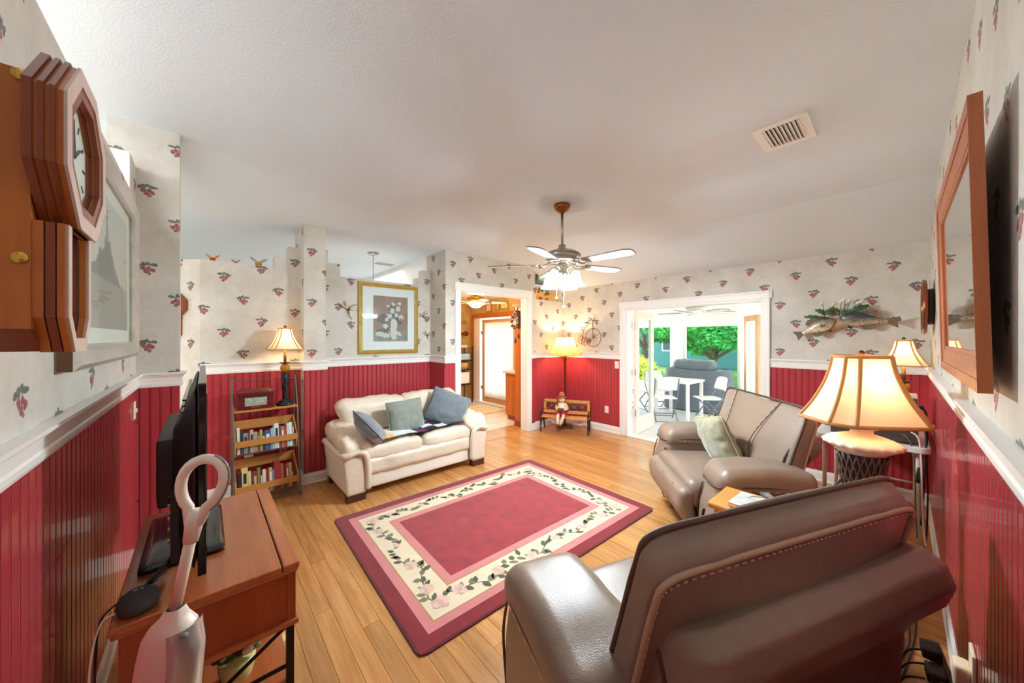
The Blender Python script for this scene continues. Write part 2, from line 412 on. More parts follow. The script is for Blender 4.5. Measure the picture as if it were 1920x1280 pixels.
for i, p in enumerate((p_lr, p_ba, p_am)):
    sweep('trim_%d' % (i + 1), p, RAILP); sweep('baseboard_' + ('left', 'back', 'partition')[i], p, BASEP)
# door casings
def casing(name, boxes, kind='trim'):
    o = root(name)
    for nm, b in boxes: obj(nm, MB().box(*b), TRIM, o, bev=.006)
    return o
casing('trim_4', [('casing_leg', (XB - .022, XB, 1.02, 1.09, 0, 2.105)), ('casing_leg', (XB - .022, XB, 2.895, 2.99, 0, 2.105)), ('casing_head', (XB - .025, XB, 1.0, 3.0, 2.02, 2.115)),
    ('casing_bead', (XB - .034, XB - .02, 1.02, 1.045, 0, 2.105)), ('casing_bead', (XB - .034, XB - .02, 2.965, 2.99, 0, 2.105)), ('casing_bead', (XB - .036, XB - .02, 1.02, 2.99, 2.085, 2.112)),
    ('jamb', (XB - .012, XB + .15, 1.085, 1.118, 0, 1.99)), ('jamb', (XB - .012, XB + .15, 2.862, 2.9, 0, 1.99)), ('jamb', (XB - .012, XB + .15, 1.09, 2.89, 1.99, 2.03))])
casing('trim_5', [('casing_leg', (2.61, 2.70, YA - .022, YA, 0, 2.33)), ('casing_leg', (4.01, 4.11, YA - .022, YA, 0, 2.33)), ('casing_head', (2.60, 4.12, YA - .025, YA, 2.225, 2.335)),
    ('jamb', (2.69, 2.708, YA - .01, YA + .145, 0, 2.205)), ('jamb', (4.002, 4.02, YA - .01, YA + .145, 0, 2.205)), ('jamb', (2.69, 4.02, YA - .01, YA + .145, 2.205, 2.228))])

# ---- sunroom beyond the french doors
SUNX = 8.4
sf = root('floor_sunroom'); TILE = mat('pale_porch_tile', (222, 222, 222), .35, vary=(6, .05))
tm = MB().prism([(-.222, -.222), (.222, -.222), (.222, .222), (-.222, .222)], -.02, 0, 'z').mesh('tile')
for i in range(8):
    for j in range(13): obj('tile', tm, TILE, sf, loc=(5.14 + .225 + i * .45, -.4 + j * .45, -.01))
obj('grout_bed', MB().box(5.0, 8.9, -.8, 5.6, -.08, -.016), mat('grey_grout', (190, 190, 188), .9), sf)
struct(obj('trim_6', MB().box(XB - .01, XB + .16, 1.1, 2.88, -.018, .012), TRIM, bev=.004))
sc_ = root('ceiling_sunroom'); PINE = wood('whitewashed_pine', (244, 236, 220), (226, 208, 180), .5, 1, 4., .1)
bmz = MB().box(-.098, .098, -3.2, 3.2, 0, .02).mesh('ceiling_board')
for i in range(17): obj('ceiling_board', bmz, PINE, sc_, loc=(5.2 + i * .2, 2.4, 2.33))
wall('wall_sunroom', [(SUNX, SUNX + .14, -.8, 5.6, 1.86, 2.36), (SUNX, SUNX + .14, -.8, 5.6, -.02, .42), (SUNX, SUNX + .14, 3.40, 3.66, .42, 1.86), (SUNX, SUNX + .14, 2.02, 2.24, .42, 1.86), (SUNX, SUNX + .14, 4.7, 4.95, .42, 1.86),
    (SUNX, SUNX + .14, .4, .65, .42, 1.86)], WHITE)
def pane_mat():
    m, t, b = nt('clear_pane'); o = t.nodes['Material Output']; tr = t.nodes.new('ShaderNodeBsdfTransparent'); gl = nd(t, 'ShaderNodeBsdfGlossy', i_Roughness=.02)
    tr.inputs[0].default_value = (.94, .97, .97, 1); mx = t.nodes.new('ShaderNodeMixShader'); lw = nd(t, 'ShaderNodeLayerWeight', i_Blend=.5); fr = nd(t, 'ShaderNodeMath', operation='MULTIPLY_ADD'); pw = nd(t, 'ShaderNodeMath', operation='POWER'); pw.inputs[1].default_value = 6; t.links.new(lw.outputs['Facing'], pw.inputs[0]); t.links.new(pw.outputs[0], fr.inputs[0]); fr.inputs[1].default_value = .25; fr.inputs[2].default_value = .015
    t.links.new(fr.outputs[0], mx.inputs[0]); t.links.new(tr.outputs[0], mx.inputs[1]); t.links.new(gl.outputs[0], mx.inputs[2]); t.links.new(mx.outputs[0], o.inputs[0]); return m
PANE = pane_mat()
def window(n, y0, y1):
    o = root('window_%d' % n)
    for b in ((y0, y1, .42, .46), (y0, y1, 1.81, 1.86)): obj('frame_rail', MB().box(SUNX + .03, SUNX + .10, *b), TRIM, o)
    for b in ((y0, y0 + .05), (y1 - .05, y1)): obj('frame_stile', MB().box(SUNX + .03, SUNX + .10, b[0], b[1], .46, 1.81), TRIM, o)
    obj('pane', MB().box(SUNX + .06, SUNX + .065, y0 + .05, y1 - .05, .46, 1.81), PANE, o)
for n, (a, b) in enumerate(((2.24, 3.40), (3.66, 4.70), (.65, 2.02))): window(n + 1, a, b)

# french door leaf, swung out into the sunroom
def door_leaf(name, loc, rz, wd_, h, m, curtain=False, hinge=True):
    d = root(name, loc); d.rotation_euler = (0, 0, rz)
    st, r0, r1 = .105, .22, .11
    obj('stile', MB().box(0, st, -.02, .02, .01, h), m, d, bev=.003); obj('stile', MB().box(wd_ - st, wd_, -.02, .02, .01, h), m, d, bev=.003)
    obj('bottom_rail', MB().box(st, wd_ - st, -.02, .02, .01, r0), m, d); obj('top_rail', MB().box(st, wd_ - st, -.02, .02, h - r1, h), m, d)
    for z in (r0, h - r1 - .02): obj('glazing_bead', MB().box(st, wd_ - st, -.026, .026, z, z + .02), TRIM, d)
    for x in (st, wd_ - st - .02): obj('glazing_bead', MB().box(x, x + .02, -.026, .026, r0 + .02, h - r1 - .02), TRIM, d)
    obj('pane', MB().box(st + .02, wd_ - st - .02, -.004, .004, r0 + .02, h - r1 - .02), PANE, d)
    return d
LEAF = mat('pale_pink_door_paint', (240, 218, 206), .4)
d1 = door_leaf('door_1', (XB + .16, 2.835, 0), R(6), .78, 1.99, LEAF)
STEEL = mat('brushed_steel', (170, 170, 172), .3, 1.)
for z in (.35, 1.0, 1.75): obj('hinge', MB().lathe([(.011, -.05), (.011, .05)], 10, (-.012, -.02, z)).box(-.03, .0, -.024, -.018, z - .05, z + .05), STEEL, d1)
# wooden screen door at the right end of the sunroom
ORW = wood('orange_pine', (222, 168, 110), (196, 134, 76), .4, 2, 4.)
d2 = door_leaf('door_2', (7.7, 1.74, -.01), R(35), .62, 2.0, ORW)
# ================================================================ RUG
RUGW, RUGD = 2.27, 1.67
rug = thing('area_rug', 'red area rug with a cream floral border, lying in front of the cream loveseat', 'rug', (1.93, 2.34, 0), R(-1.6))
def rrect(w_, d_, r, z=0, n=6):
    out = []
    for cx, cy, a in ((w_ / 2 - r, d_ / 2 - r, 0), (-w_ / 2 + r, d_ / 2 - r, 90), (-w_ / 2 + r, -d_ / 2 + r, 180), (w_ / 2 - r, -d_ / 2 + r, 270)):
        for k in range(n + 1): out.append((cx + r * math.cos(R(a + 90 * k / n)), cy + r * math.sin(R(a + 90 * k / n))))
    return out
def pile(name, c, amt=.12): return mat(name, c, .95, vary=(9, amt), bump=(420, .5, .004), sheen=.3)
obj('rug_backing', MB().prism(rrect(RUGW, RUGD, .05), .001, .010), pile('rug_binding', (96, 20, 38)), rug, bev=.003)
def band(name, d0, d1, m, z=.0115):
    """flat ring between two insets from the rug's edge"""
    a, b = [(RUGW / 2 - d, RUGD / 2 - d) for d in (d0, d1)]; mb = MB()
    for (x0, x1, y0, y1) in ((-a[0], a[0], b[1], a[1]), (-a[0], a[0], -a[1], -b[1]), (-a[0], -b[0], -b[1], b[1]), (b[0], a[0], -b[1], b[1])): mb.box(x0, x1, y0, y1, .006, z)
    return obj(name, mb, m, rug)
PINK = pile('rug_pink', (206, 128, 128), .05); TAN = pile('rug_tan_line', (178, 138, 80), .05); CREAM = pile('rug_cream', (228, 212, 182), .04)
band('border_band', .012, .095, pile('rug_border_red', (126, 18, 32), .15))
band('pink_band', .095, .150, PINK); band('tan_line', .150, .158, TAN, .0118); band('cream_band', .158, .345, CREAM); band('tan_line', .345, .353, TAN, .0118); band('pink_band', .353, .41, PINK)
obj('rug_field', MB().box(-RUGW / 2 + .41, RUGW / 2 - .41, -RUGD / 2 + .41, RUGD / 2 - .41, .006, .0118), pile('rug_field_red', (148, 42, 52), .22), rug)
vine, leaf, leaf2, petal, petal2 = MB(), MB(), MB(), MB(), MB()
def leafshape(mb, x, y, a, L, W, z):
    ca, sa = math.cos(a), math.sin(a); pts = [(0, 0), (.25, .42), (.55, .5), (.85, .25), (1, 0), (.85, -.25), (.55, -.5), (.25, -.42)]
    mb.add([(x + (u * L) * ca - v * W * sa, y + (u * L) * sa + v * W * ca, z) for u, v in pts], [tuple(range(8))])
def flower(x, y, r, z):
    for k in range(6):
        a = k * R(60) + random.random(); leafshape(petal if k % 2 else petal2, x, y, a, r, r * .9, z + .0001 * k)
    petal2.lathe([(r * .3, 0), (r * .25, .001)], 8, (x, y, z + .0005))
rnd = random.Random(3)
def border_run(ax, ay, bx, by):
    L = math.hypot(bx - ax, by - ay); dx, dy = (bx - ax) / L, (by - ay) / L; n = int(L / .035); pts = []
    for i in range(n + 1):
        s = L * i / n; o_ = .035 * math.sin(s * 14) + .015 * math.sin(s * 31)
        pts.append((ax + dx * s - dy * o_, ay + dy * s + dx * o_))
    vs = []
    for i, (x, y) in enumerate(pts): vs += [(x - dy * .004, y + dx * .004, .0122), (x + dy * .004, y - dx * .004, .0122)]
    gap = lambda i: (i // 7) % 4 == 2
    vine.add(vs, [(2 * i, 2 * i + 1, 2 * i + 3, 2 * i + 2) for i in range(n) if not gap(i)])
    for i in range(1, n):
        x, y = pts[i]; a = math.atan2(dy, dx) + rnd.choice((-1, 1)) * rnd.uniform(.5, 1.3)
        leafshape(leaf if rnd.random() < .6 else leaf2, x, y, a, rnd.uniform(.05, .075), rnd.uniform(.03, .045), .0123)
    for i in range(4, n, 8): flower(pts[i][0], pts[i][1] + rnd.uniform(-.01, .01), rnd.choice((.03, .045, .05)), .0125)
bx, by = RUGW / 2 - .25, RUGD / 2 - .25
for a, b in (((-bx, by), (bx, by)), ((-bx, -by), (bx, -by)), ((-bx, -by), (-bx, by)), ((bx, -by), (bx, by))): border_run(*a, *b)
for s1 in (-1, 1):
    for s2 in (-1, 1): flower(s1 * bx, s2 * by, .06, .0128)
for nm, mb, c in (('vine_pattern', vine, (96, 88, 76)), ('leaf_pattern', leaf, (84, 88, 66)), ('leaf_pattern', leaf2, (122, 120, 88)), ('flower_pattern', petal, (226, 186, 178)), ('flower_pattern', petal2, (206, 176, 150))):
    obj(nm, mb, pile('rug_' + nm + str(c[0]), c, .12), rug, kind='stuff')

# ================================================================ LOVESEAT
CREAML = mat('cream_leather', (220, 206, 186), .42, vary=(4, .07), bump=(26, .35, .012)); PALEL = mat('pale_leather_side', (232, 224, 212), .42, bump=(70, .1, .004))
FOOT = wood('dark_foot_wood', (92, 44, 30), (64, 28, 20), .4, 0)
sofa = thing('loveseat', 'cream leather loveseat with pillow arms, standing between the bookcase and the kitchen opening', 'sofa', (1.79, 3.79, 0))
SW = 1.64
obj('base_frame', MB().rbox((0, 0, .16), (SW - .30, .66, .17), .02, 6), PALEL, sofa, True)
def apron(p): return (p.x, p.y - .02 * math.cos(p.x * 1.9) + wr((p.x * 5, p.y, p.z), 7, .016) , p.z)
obj('front_apron', MB().rbox((0, -.285, .29), (SW - .34, .12, .17), .05, 22, apron), CREAML, sofa, True)
for s in (-1, 1):
    def seatf(p, s=s):
        k = 1 - (abs(p.x) / .34) ** 4; return (p.x, p.y, p.z + .02 * k * (1 if p.z > 0 else 0) + wr(p, 11, .022) + wr((p.x, p.y * .6, p.z + 4 + s), 24, .010))
    obj('seat_cushion', MB().rbox((s * .325, -.04, .405), (.655, .62, .15), .07, 26, seatf), CREAML, sofa, True)
    def backf(p, s=s):
        z = p.z + .27; lean = .10 * z / .5 - .02
        roll = .055 * math.exp(-((z - .44) / .09) ** 2) * (1 if p.y > 0 else .3)
        return (p.x * (1 + .10 * smooth01(.25, .5, z)) + s * .03 * smooth01(.25, .5, z), p.y + lean - .03 * math.exp(-((z - .12) / .1) ** 2) * (1 if p.y < 0 else 0) - (roll if p.y < 0 else -roll * .2), p.z + wr((p.x * 1.6 + s, p.y, p.z * .7), 8, .020) - .02 * (abs(p.x) / .35) ** 3 * (1 if p.z > .1 else 0))
    obj('back_cushion', MB().rbox((s * .335, .165, .615), (.69, .20, .54), .085, 24, backf), CREAML, sofa, True)
    # arm: flared outer panel, rolled welt and a puffed pad
    poly = [(-.36, .07), (-.37, .40), (-.33, .49), (.28, .52), (.33, .40), (.33, .07)]
    ax = s * (SW / 2 - .11)
    def armf(p, s=s): return (p.x + s * .035 * smooth01(-.2, .25, p.z), p.y, p.z)
    obj('arm_panel', MB().rbox((ax, -.01, .275), (.19, .70, .42), .035, 10, armf), PALEL if s < 0 else PALEL, sofa, True)
    obj('arm_front', MB().rbox((ax, -.355, .25), (.185, .04, .37), .018, 8, armf), CREAML, sofa, True)
    obj('arm_welt', MB().tube(bez([(ax - s * .10, -.372, .10), (ax - s * .10, -.378, .30), (ax - s * .075, -.38, .43), (ax, -.385, .475), (ax + s * .09, -.38, .45), (ax + s * .125, -.30, .45), (ax + s * .13, .25, .47)], 6), .030, 10), CREAML, sofa, True)
    def padf(p, s=s):
        return (p.x * (1 - .12 * smooth01(0, .4, p.y)), p.y, p.z + .05 * smooth01(-.36, .36, p.y) - .05 * smooth01(-.24, -.4, p.y) + wr((p.x + 3 * s, p.y, p.z), 9, .028) + wr(p, 22, .012))
    obj('arm_pad', MB().rbox((ax - s * .005, -.02, .525), (.285, .74, .17), .08, 24, padf), CREAML, sofa, True)
    for y in (-.33, .29): obj('foot', MB().box(ax - .085, ax + .085, y - .04, y + .04, 0, .075), FOOT, sofa, bev=.004)
obj('rear_panel', MB().rbox((0, .29, .42), (SW - .3, .08, .72), .03, 8), PALEL, sofa, True)

def cushion_mesh(w_, h_, t, seed, n=22, pucker=.03):
    """square scatter cushion: corners drawn out, sides pulled in, gathered folds"""
    def fn(p):
        u, v = p.x / (w_ / 2), p.z / (h_ / 2); e = (1 - min(1, abs(u)) ** 2.6) * (1 - min(1, abs(v)) ** 2.6)
        pull = 1 - pucker * 1.6 * ((1 - abs(u)) * abs(v) + (1 - abs(v)) * abs(u))
        th = (t / 2) * (e ** .55) + .006
        ed = max(abs(u), abs(v))
        fold = wr((p.x * 2 + seed, p.z * 2, seed), 9, .02 * ed) + wr((p.x, p.z + seed, 3), 24, .006 * ed)
        return (p.x * pull, math.copysign(th, p.y) + fold, p.z * pull)
    mb = MB(); nn = n
    vs = {}
    def vid(i, j, sgn):
        edge = i in (0, nn) or j in (0, nn); key = (i, j, 0 if edge else sgn)
        if key not in vs:
            p = fn(Vector(((i / nn - .5) * w_, .0001 * sgn, (j / nn - .5) * h_)))
            if edge: p = (p[0], fn(Vector(((i / nn - .5) * w_, .0001, (j / nn - .5) * h_)))[1] - .006, p[2])
            vs[key] = len(mb.v); mb.v.append(p)
        return vs[key]
    for i in range(nn):
        for j in range(nn):
            mb.f.append((vid(i, j, -1), vid(i + 1, j, -1), vid(i + 1, j + 1, -1), vid(i, j + 1, -1)))
            mb.f.append((vid(i, j, 1), vid(i, j + 1, 1), vid(i + 1, j + 1, 1), vid(i + 1, j, 1)))
    return mb
def welt(w_, h_, pucker=.03, n=10):
    pts = []
    for k in range(4 * n):
        q, t_ = divmod(k, n); t_ = t_ / n * 2 - 1
        u, v = ((t_, -1), (1, t_), (-t_, 1), (-1, -t_))[q]
        pull = 1 - pucker * 1.6 * ((1 - abs(u)) * abs(v) + (1 - abs(v)) * abs(u)); pts.append((u * w_ / 2 * pull, -.003, v * h_ / 2 * pull))
    return pts
def scatter(label, col, loc, rot, w_, h_, t, seed, piping=None):
    o = thing('throw_pillow', label, 'pillow', loc); o.rotation_euler = rot
    obj('cushion_cover', cushion_mesh(w_, h_, t, seed), mat('velvet_%d_%d_%d' % col, col, .85, vary=(14, .14), bump=(160, .25, .003), sheen=.5), o, True)
    obj('piping', MB().tube(welt(w_, h_), .005, 6, True), mat('velvet_%d_%d_%d' % (piping or col), piping or col, .85), o, True)
    return o
scatter('grey blue pillow slumped against the left arm of the cream loveseat', (122, 128, 132), (1.26, 3.56, .62), (R(-46), R(28), R(58)), .50, .36, .17, 1, (70, 78, 88))
scatter('sage grey square pillow in the middle of the cream loveseat', (126, 132, 122), (1.70, 3.71, .665), (R(-14), R(-2), R(4)), .43, .37, .16, 5)
scatter('slate grey pillow in the right corner of the cream loveseat', (104, 112, 120), (2.225, 3.69, .685), (R(-20), R(22), R(-32)), 0.48, .42, .20, 9, (66, 74, 86))
# folded patchwork quilt on the seat
q = thing('patchwork_quilt', 'patchwork quilt of red, white and navy blocks lying across the loveseat seat', 'quilt', (1.79, 3.66, .50))
cols = [(172, 50, 54), (232, 220, 196), (44, 60, 92), (226, 190, 120), (110, 46, 70), (62, 92, 90), (222, 224, 228), (36, 40, 56)]
def qz(x, y): return .045 - .055 * (abs(x - .33) / .33 if x > 0 else abs(x + .33) / .33) ** 3 * .5 + wr((x, y, 0), 6, .010)
nx, ny = 9, 4; QX0, QX1, QY0, QY1 = -.58, .56, -.24, .20
for i in range(nx):
    for j in range(ny):
        x0, x1 = QX0 + (QX1 - QX0) * i / nx, QX0 + (QX1 - QX0) * (i + 1) / nx; y0, y1 = QY0 + (QY1 - QY0) * j / ny, QY0 + (QY1 - QY0) * (j + 1) / ny
        y0 += .10 * i / nx; y1 += .10 * i / nx
        mb = MB()
        for zz in (0, .006):
            mb.v += [(x0 + (x1 - x0) * a / 3, y0 + (y1 - y0) * b / 3, qz(x0 + (x1 - x0) * a / 3, y0 + (y1 - y0) * b / 3) + zz) for b in range(4) for a in range(4)]
        for b in range(3):
            for a in range(3): mb.f += [(b * 4 + a, b * 4 + a + 4, b * 4 + a + 5, b * 4 + a + 1), (16 + b * 4 + a, 16 + b * 4 + a + 1, 16 + b * 4 + a + 5, 16 + b * 4 + a + 4)]
        c = cols[(i * 3 + j * 5 + (i * j) % 3) % len(cols)] if (i + j) % 3 else (226, 226, 228)
        obj('quilt_block', mb, mat('quilt_%d_%d_%d' % c, c, .9, vary=(30, .1)), q, True)

# ================================================================ RECLINERS
def leather(name, c):
    m, t, b = nt(name); v = coords(t)
    k = noi(t, v, 3.5, 4); col = mixc(t, k, lin(c), lin(tuple(x * .8 for x in c))); t.links.new(col, b.inputs['Base Color'])
    b.inputs['Roughness'].default_value = .36
    vo = nd(t, 'ShaderNodeTexVoronoi', i_Scale=260.); t.links.new(v, vo.inputs['Vector']); add_bump(t, b, vo.outputs['Distance'], .22, .0025); return m
LEA = leather('brown_leather', (154, 133, 117)); SEAM = mat('leather_seam', (84, 62, 50), .5); TANP = mat('tan_piping', (176, 148, 124), .45); STITCH = mat('tan_stitching', (206, 186, 156), .7)
def stitches(parent, pts, off=(0, 0, 0)):
    mb = MB(); P = bez(pts, 14)
    for i in range(0, len(P) - 1, 2):
        a, b = P[i] + Vector(off), P[i] + (P[i + 1] - P[i]) * .9 + Vector(off)
        if (b - a).length > 1e-5: mb.bar(a, b, .003, .003)
    obj('stitching', mb, STITCH, parent, kind='stuff')
def recliner(label, loc, rz):
    t = thing('recliner', label, 'armchair', loc, rz)
    W = .535
    # backrest: a thick slab leaning back, crowned, boxed with piping front and rear
    def back_at(x, v, f):    # v 0 bottom..1 top, f 0 front..1 rear
        z = .40 + .69 * v - .085 * f * v
        y = -.07 - .22 * v; th = .11 - .055 * v
        return Vector((x, y - th * f, z - .015 * (abs(x) / W) ** 6 * v))
    def bf(p):
        u, v, f = p.x / W, min(1, max(0, p.z / .70 + .5)), .5 - p.y / .2
        q = back_at(p.x, v, f); bulge = (1 - u * u) * ((.04 + .035 * math.sin(v * math.pi)) if f < .5 else -.05 * smooth01(1.0, .72, v))
        return (q.x, q.y + bulge + wr((p.x * 2, p.z, 1), 5, .006), q.z + wr(p, 10, .003))
    obj('backrest', MB().rbox((0, 0, 0), (2 * W, .2, .70), .045, 24, bf), LEA, t, True)
    for f, nm in ((.02, 'front'), (.98, 'rear')):
        ring = [back_at(s * (W - .008), v, f) for s, v in [(-1, .02), (-1, .3), (-1, .6), (-1, .88)]] + [back_at(x, .975, f) + Vector((0, 0, .010)) for x in (-W * .93, -W * .6, -W * .25, 0, W * .25, W * .6, W * .93)] + [back_at(W - .008, v, f) for v in (.88, .6, .3, .02)]
        obj('piping', MB().tube(bez(ring, 5), .0085, 8), SEAM if f < .5 else TANP, t, True)
        ring2 = [p + Vector((-.016 if p.x > 0 else .016, -.012 if f > .5 else .006, -.004)) for p in ring]; stitches(t, [(p + (Vector((0, -.004, -.014)) if f > .5 else Vector((0, 0, 0)))) for p in ring])
    for s in (-1, 1):
        a = [back_at(s * .30, 1.0, 0) + Vector((0, .03, .0)), back_at(s * .20, .62, 0) + Vector((0, .082, 0)), back_at(s * .20, .40, 0) + Vector((0, .078, 0)), back_at(s * .30, .1, 0) + Vector((0, .05, 0))]
        obj('back_seam', MB().tube(bez(a, 8), .004, 6), SEAM, t, True); stitches(t, [p + Vector((0, .004, 0)) for p in a])
    # outer back shell with a rolled top edge
    def sh(u, v):
        x = -.49 + u * 1.06
        prof = [(-.25, .66), (-.28, .80), (-.32, .865), (-.37, .885), (-.42, .86), (-.44, .805), (-.425, .745), (-.385, .69), (-.357, .63), (-.358, .48), (-.34, .30), (-.31, .10)]
        P = v * (len(prof) - 1); i = min(int(P), len(prof) - 2); f = P - i
        
        y = prof[i][0] * (1 - f) + prof[i + 1][0] * f; z = prof[i][1] * (1 - f) + prof[i + 1][1] * f
        k = 1 - .30 * max(0, v - .5) / .5
        e = min(1, max(0, (abs(x - .04) / .53 - .84) / .16)); e = (1 - math.sqrt(max(0, 1 - e * e))) ** .5
        return (x * k, y + .12 * e * e, z - .055 * e * e)
    obj('back_shell', MB().grid(sh, 40, 56), LEA, t, True)
    for s in (-1, 1):
        prof = [sh(0 if s < 0 else 1, k / 24) for k in range(25)]; cx = prof[0][0]
        mb = MB(); mb.add(prof + [(p[0] * .999, max(p[1], -.15) if i else p[1], p[2]) for i, p in enumerate(prof)], [])
        ends = [Vector(p) for p in prof]; mb = MB(); cen = Vector((prof[10][0], -.20, .60)); mb.add(ends + [cen], [(i, i + 1, 25) if s < 0 else (i + 1, i, 25) for i in range(24)])
        obj('shell_side', mb, LEA, t, False); obj('piping', MB().tube(prof[:19], .006, 6), SEAM, t, True)
    # seat, footrest and base
    obj('seat_cushion', MB().rbox((0, .14, .40), (.80, .56, .20), .075, 18, lambda p: (p.x, p.y, p.z + .03 * (1 - (p.x / .4) ** 2) * (p.z > 0) + wr(p, 8, .006))), LEA, t, True)
    def ff(p): return (p.x, p.y - .10 * smooth01(.05, -.2, p.z) + .03 * math.sin((p.z + .2) * 7), p.z)
    obj('footrest', MB().rbox((0, .40, .27), (.80, .13, .36), .055, 16, ff), LEA, t, True)
    for s in (-1, 0, 1): obj('footrest_seam', MB().tube(bez([(s * .22, .475, .43), (s * .22, .465, .30), (s * .22, .40, .12)], 5), .004, 6), SEAM, t, True)
    obj('base_frame', MB().box(-.52, .52, -.22, .30, .0, .16), mat('black_recliner_base', (30, 26, 24), .6), t)
    for s in (-1, 1):
        ax = s * .53
        def af(p): return (p.x * (1 - .06 * smooth01(-.1, -.3, p.z)), p.y + .06 * smooth01(.0, .3, p.z) * (-1 if p.y > 0 else 0) * 1 - .05 * smooth01(-.1, -.28, p.z) * (1 if p.y > 0 else 0), p.z)
        obj('arm_body', MB().rbox((ax, .06, .32), (.27, .62, .56), .05, 16, af), LEA, t, True)
        def pf(p): return (p.x, p.y, p.z + .03 * math.sin((p.y + .33) / .66 * math.pi) * (p.z > 0) - .035 * smooth01(.2, .36, p.y) + wr((p.x, p.y + s, p.z), 9, .008))
        obj('arm_pad', MB().rbox((ax, .035, .605), (.32, .60, .16), .075, 20, pf), LEA, t, True)
        for y in (.09,): 
            arc = [(ax + .15 * math.cos(a), y + .02 * math.sin(a), .60 + .105 * math.sin(a)) for a in [R(10 + 16 * k) for k in range(11)]]
            obj('pad_seam', MB().tube(arc, .005, 6), SEAM, t, True)
        ring = [(ax - .152, -.15, .60), (ax - .155, .20, .60), (ax - .12, .325, .575), (ax, .343, .57), (ax + .12, .325, .575), (ax + .155, .20, .60), (ax + .152, -.15, .60)]
        obj('piping', MB().tube(bez(ring, 6), .0065, 6), SEAM, t, True)
        stitches(t, [(ax - .157, y, z - .022) for _, y, z in ring[:2]] + [(x, y + .005, z - .022) for x, y, z in ring[2:5]])
        fr = [(ax - .125, .32, .10), (ax - .132, .365, .35), (ax - .125, .33, .52)]
        obj('piping', MB().tube(bez(fr, 6), .006, 6), SEAM, t, True); obj('piping', MB().tube(bez([(ax + (ax - x), y, z) for x, y, z in fr], 6), .006, 6), SEAM, t, True)
    return t
REC1 = recliner('brown leather recliner in the foreground, seen from behind against the right wall', (1.38, .48, 0), R(-22))
REC2 = recliner('grey brown leather recliner holding a sage pillow, in front of the french doors', (3.20, .97, 0), R(42))
scatter('sage green square pillow leaning on the recliner by the french doors', (150, 150, 124), (3.17, 1.00, .70), (R(-20), R(12), R(46)), .42, .42, .15, 12, (196, 176, 138))

# ================================================================ END TABLE between the recliners
HONEY = wood('honey_oak', (226, 164, 88), (198, 126, 58), .35, 1, 5.); BLACKM = mat('black_metal', (34, 30, 28), .4, .6)
et = thing('end_table', 'honey oak end table between the two recliners, carrying the large lamp', 'table', (2.33, .37, 0), R(0))
obj('tabletop', MB().box(-.165, .165, -.37, .37, .575, .605), HONEY, et, bev=.008)
obj('apron', MB().box(-.14, .14, -.34, .34, .50, .575), HONEY, et)
for sx in (-1, 1):
    for sy in (-1, 1): obj('leg', MB().box(sx * .125 - .02, sx * .125 + .02, sy * .31 - .02, sy * .31 + .02, 0, .50), HONEY, et)
obj('lower_shelf', MB().box(-.13, .13, -.31, .31, .16, .18), HONEY, et)
# ================================================================ LAMPS
def shade_mat(name, c, tr=.55, mixf=.27):
    m, t, b = nt(name); o = t.nodes['Material Output']; d = nd(t, 'ShaderNodeBsdfDiffuse'); d.inputs[0].default_value = lin(c)
    v = coords(t, (1, 1, 1)); k = noi(t, v, 260, 2)
    q = nd(t, 'ShaderNodeBsdfTranslucent'); t.links.new(mixc(t, mth(t, 'MULTIPLY', k, .35), lin(c), lin(tuple(x * .75 for x in c))), q.inputs[0])
    mx = nd(t, 'ShaderNodeMixShader'); mx.inputs[0].default_value = mixf
    t.links.new(d.outputs[0], mx.inputs[1]); t.links.new(q.outputs[0], mx.inputs[2]); t.links.new(mx.outputs[0], o.inputs[0]); return m
SILK = shade_mat('cream_lamp_silk', (252, 238, 208)); LINEN = shade_mat('linen_lamp_cloth', (240, 208, 138), mixf=.45)
BIAS = mat('tan_bias_tape', (206, 150, 92), .7); BRONZE = mat('antique_bronze', (92, 62, 40), .35, .8)
WARM = (1, .74, .42)
def bulb_light(parent, z, energy, col=WARM):
    light('POINT', (0, 0, z + .065), energy, col, .02, parent=parent)
    obj('bulb', MB().ball((0, 0, z), .028, 12, 8, (1, 1, 1.3)), mat('lit_bulb', (255, 240, 215), .4, emit=((255, 226, 180), 12)), parent, True)
def oct_ring(w_, d_, c):
    c = min(c, w_ * .45, d_ * .45) * 2; w2, d2 = w_ / 2, d_ / 2; c *= .5
    return [(w2, -d2 + c), (w2, d2 - c), (w2 - c, d2), (-w2 + c, d2), (-w2, d2 - c), (-w2, -d2 + c), (-w2 + c, -d2), (w2 - c, -d2)]
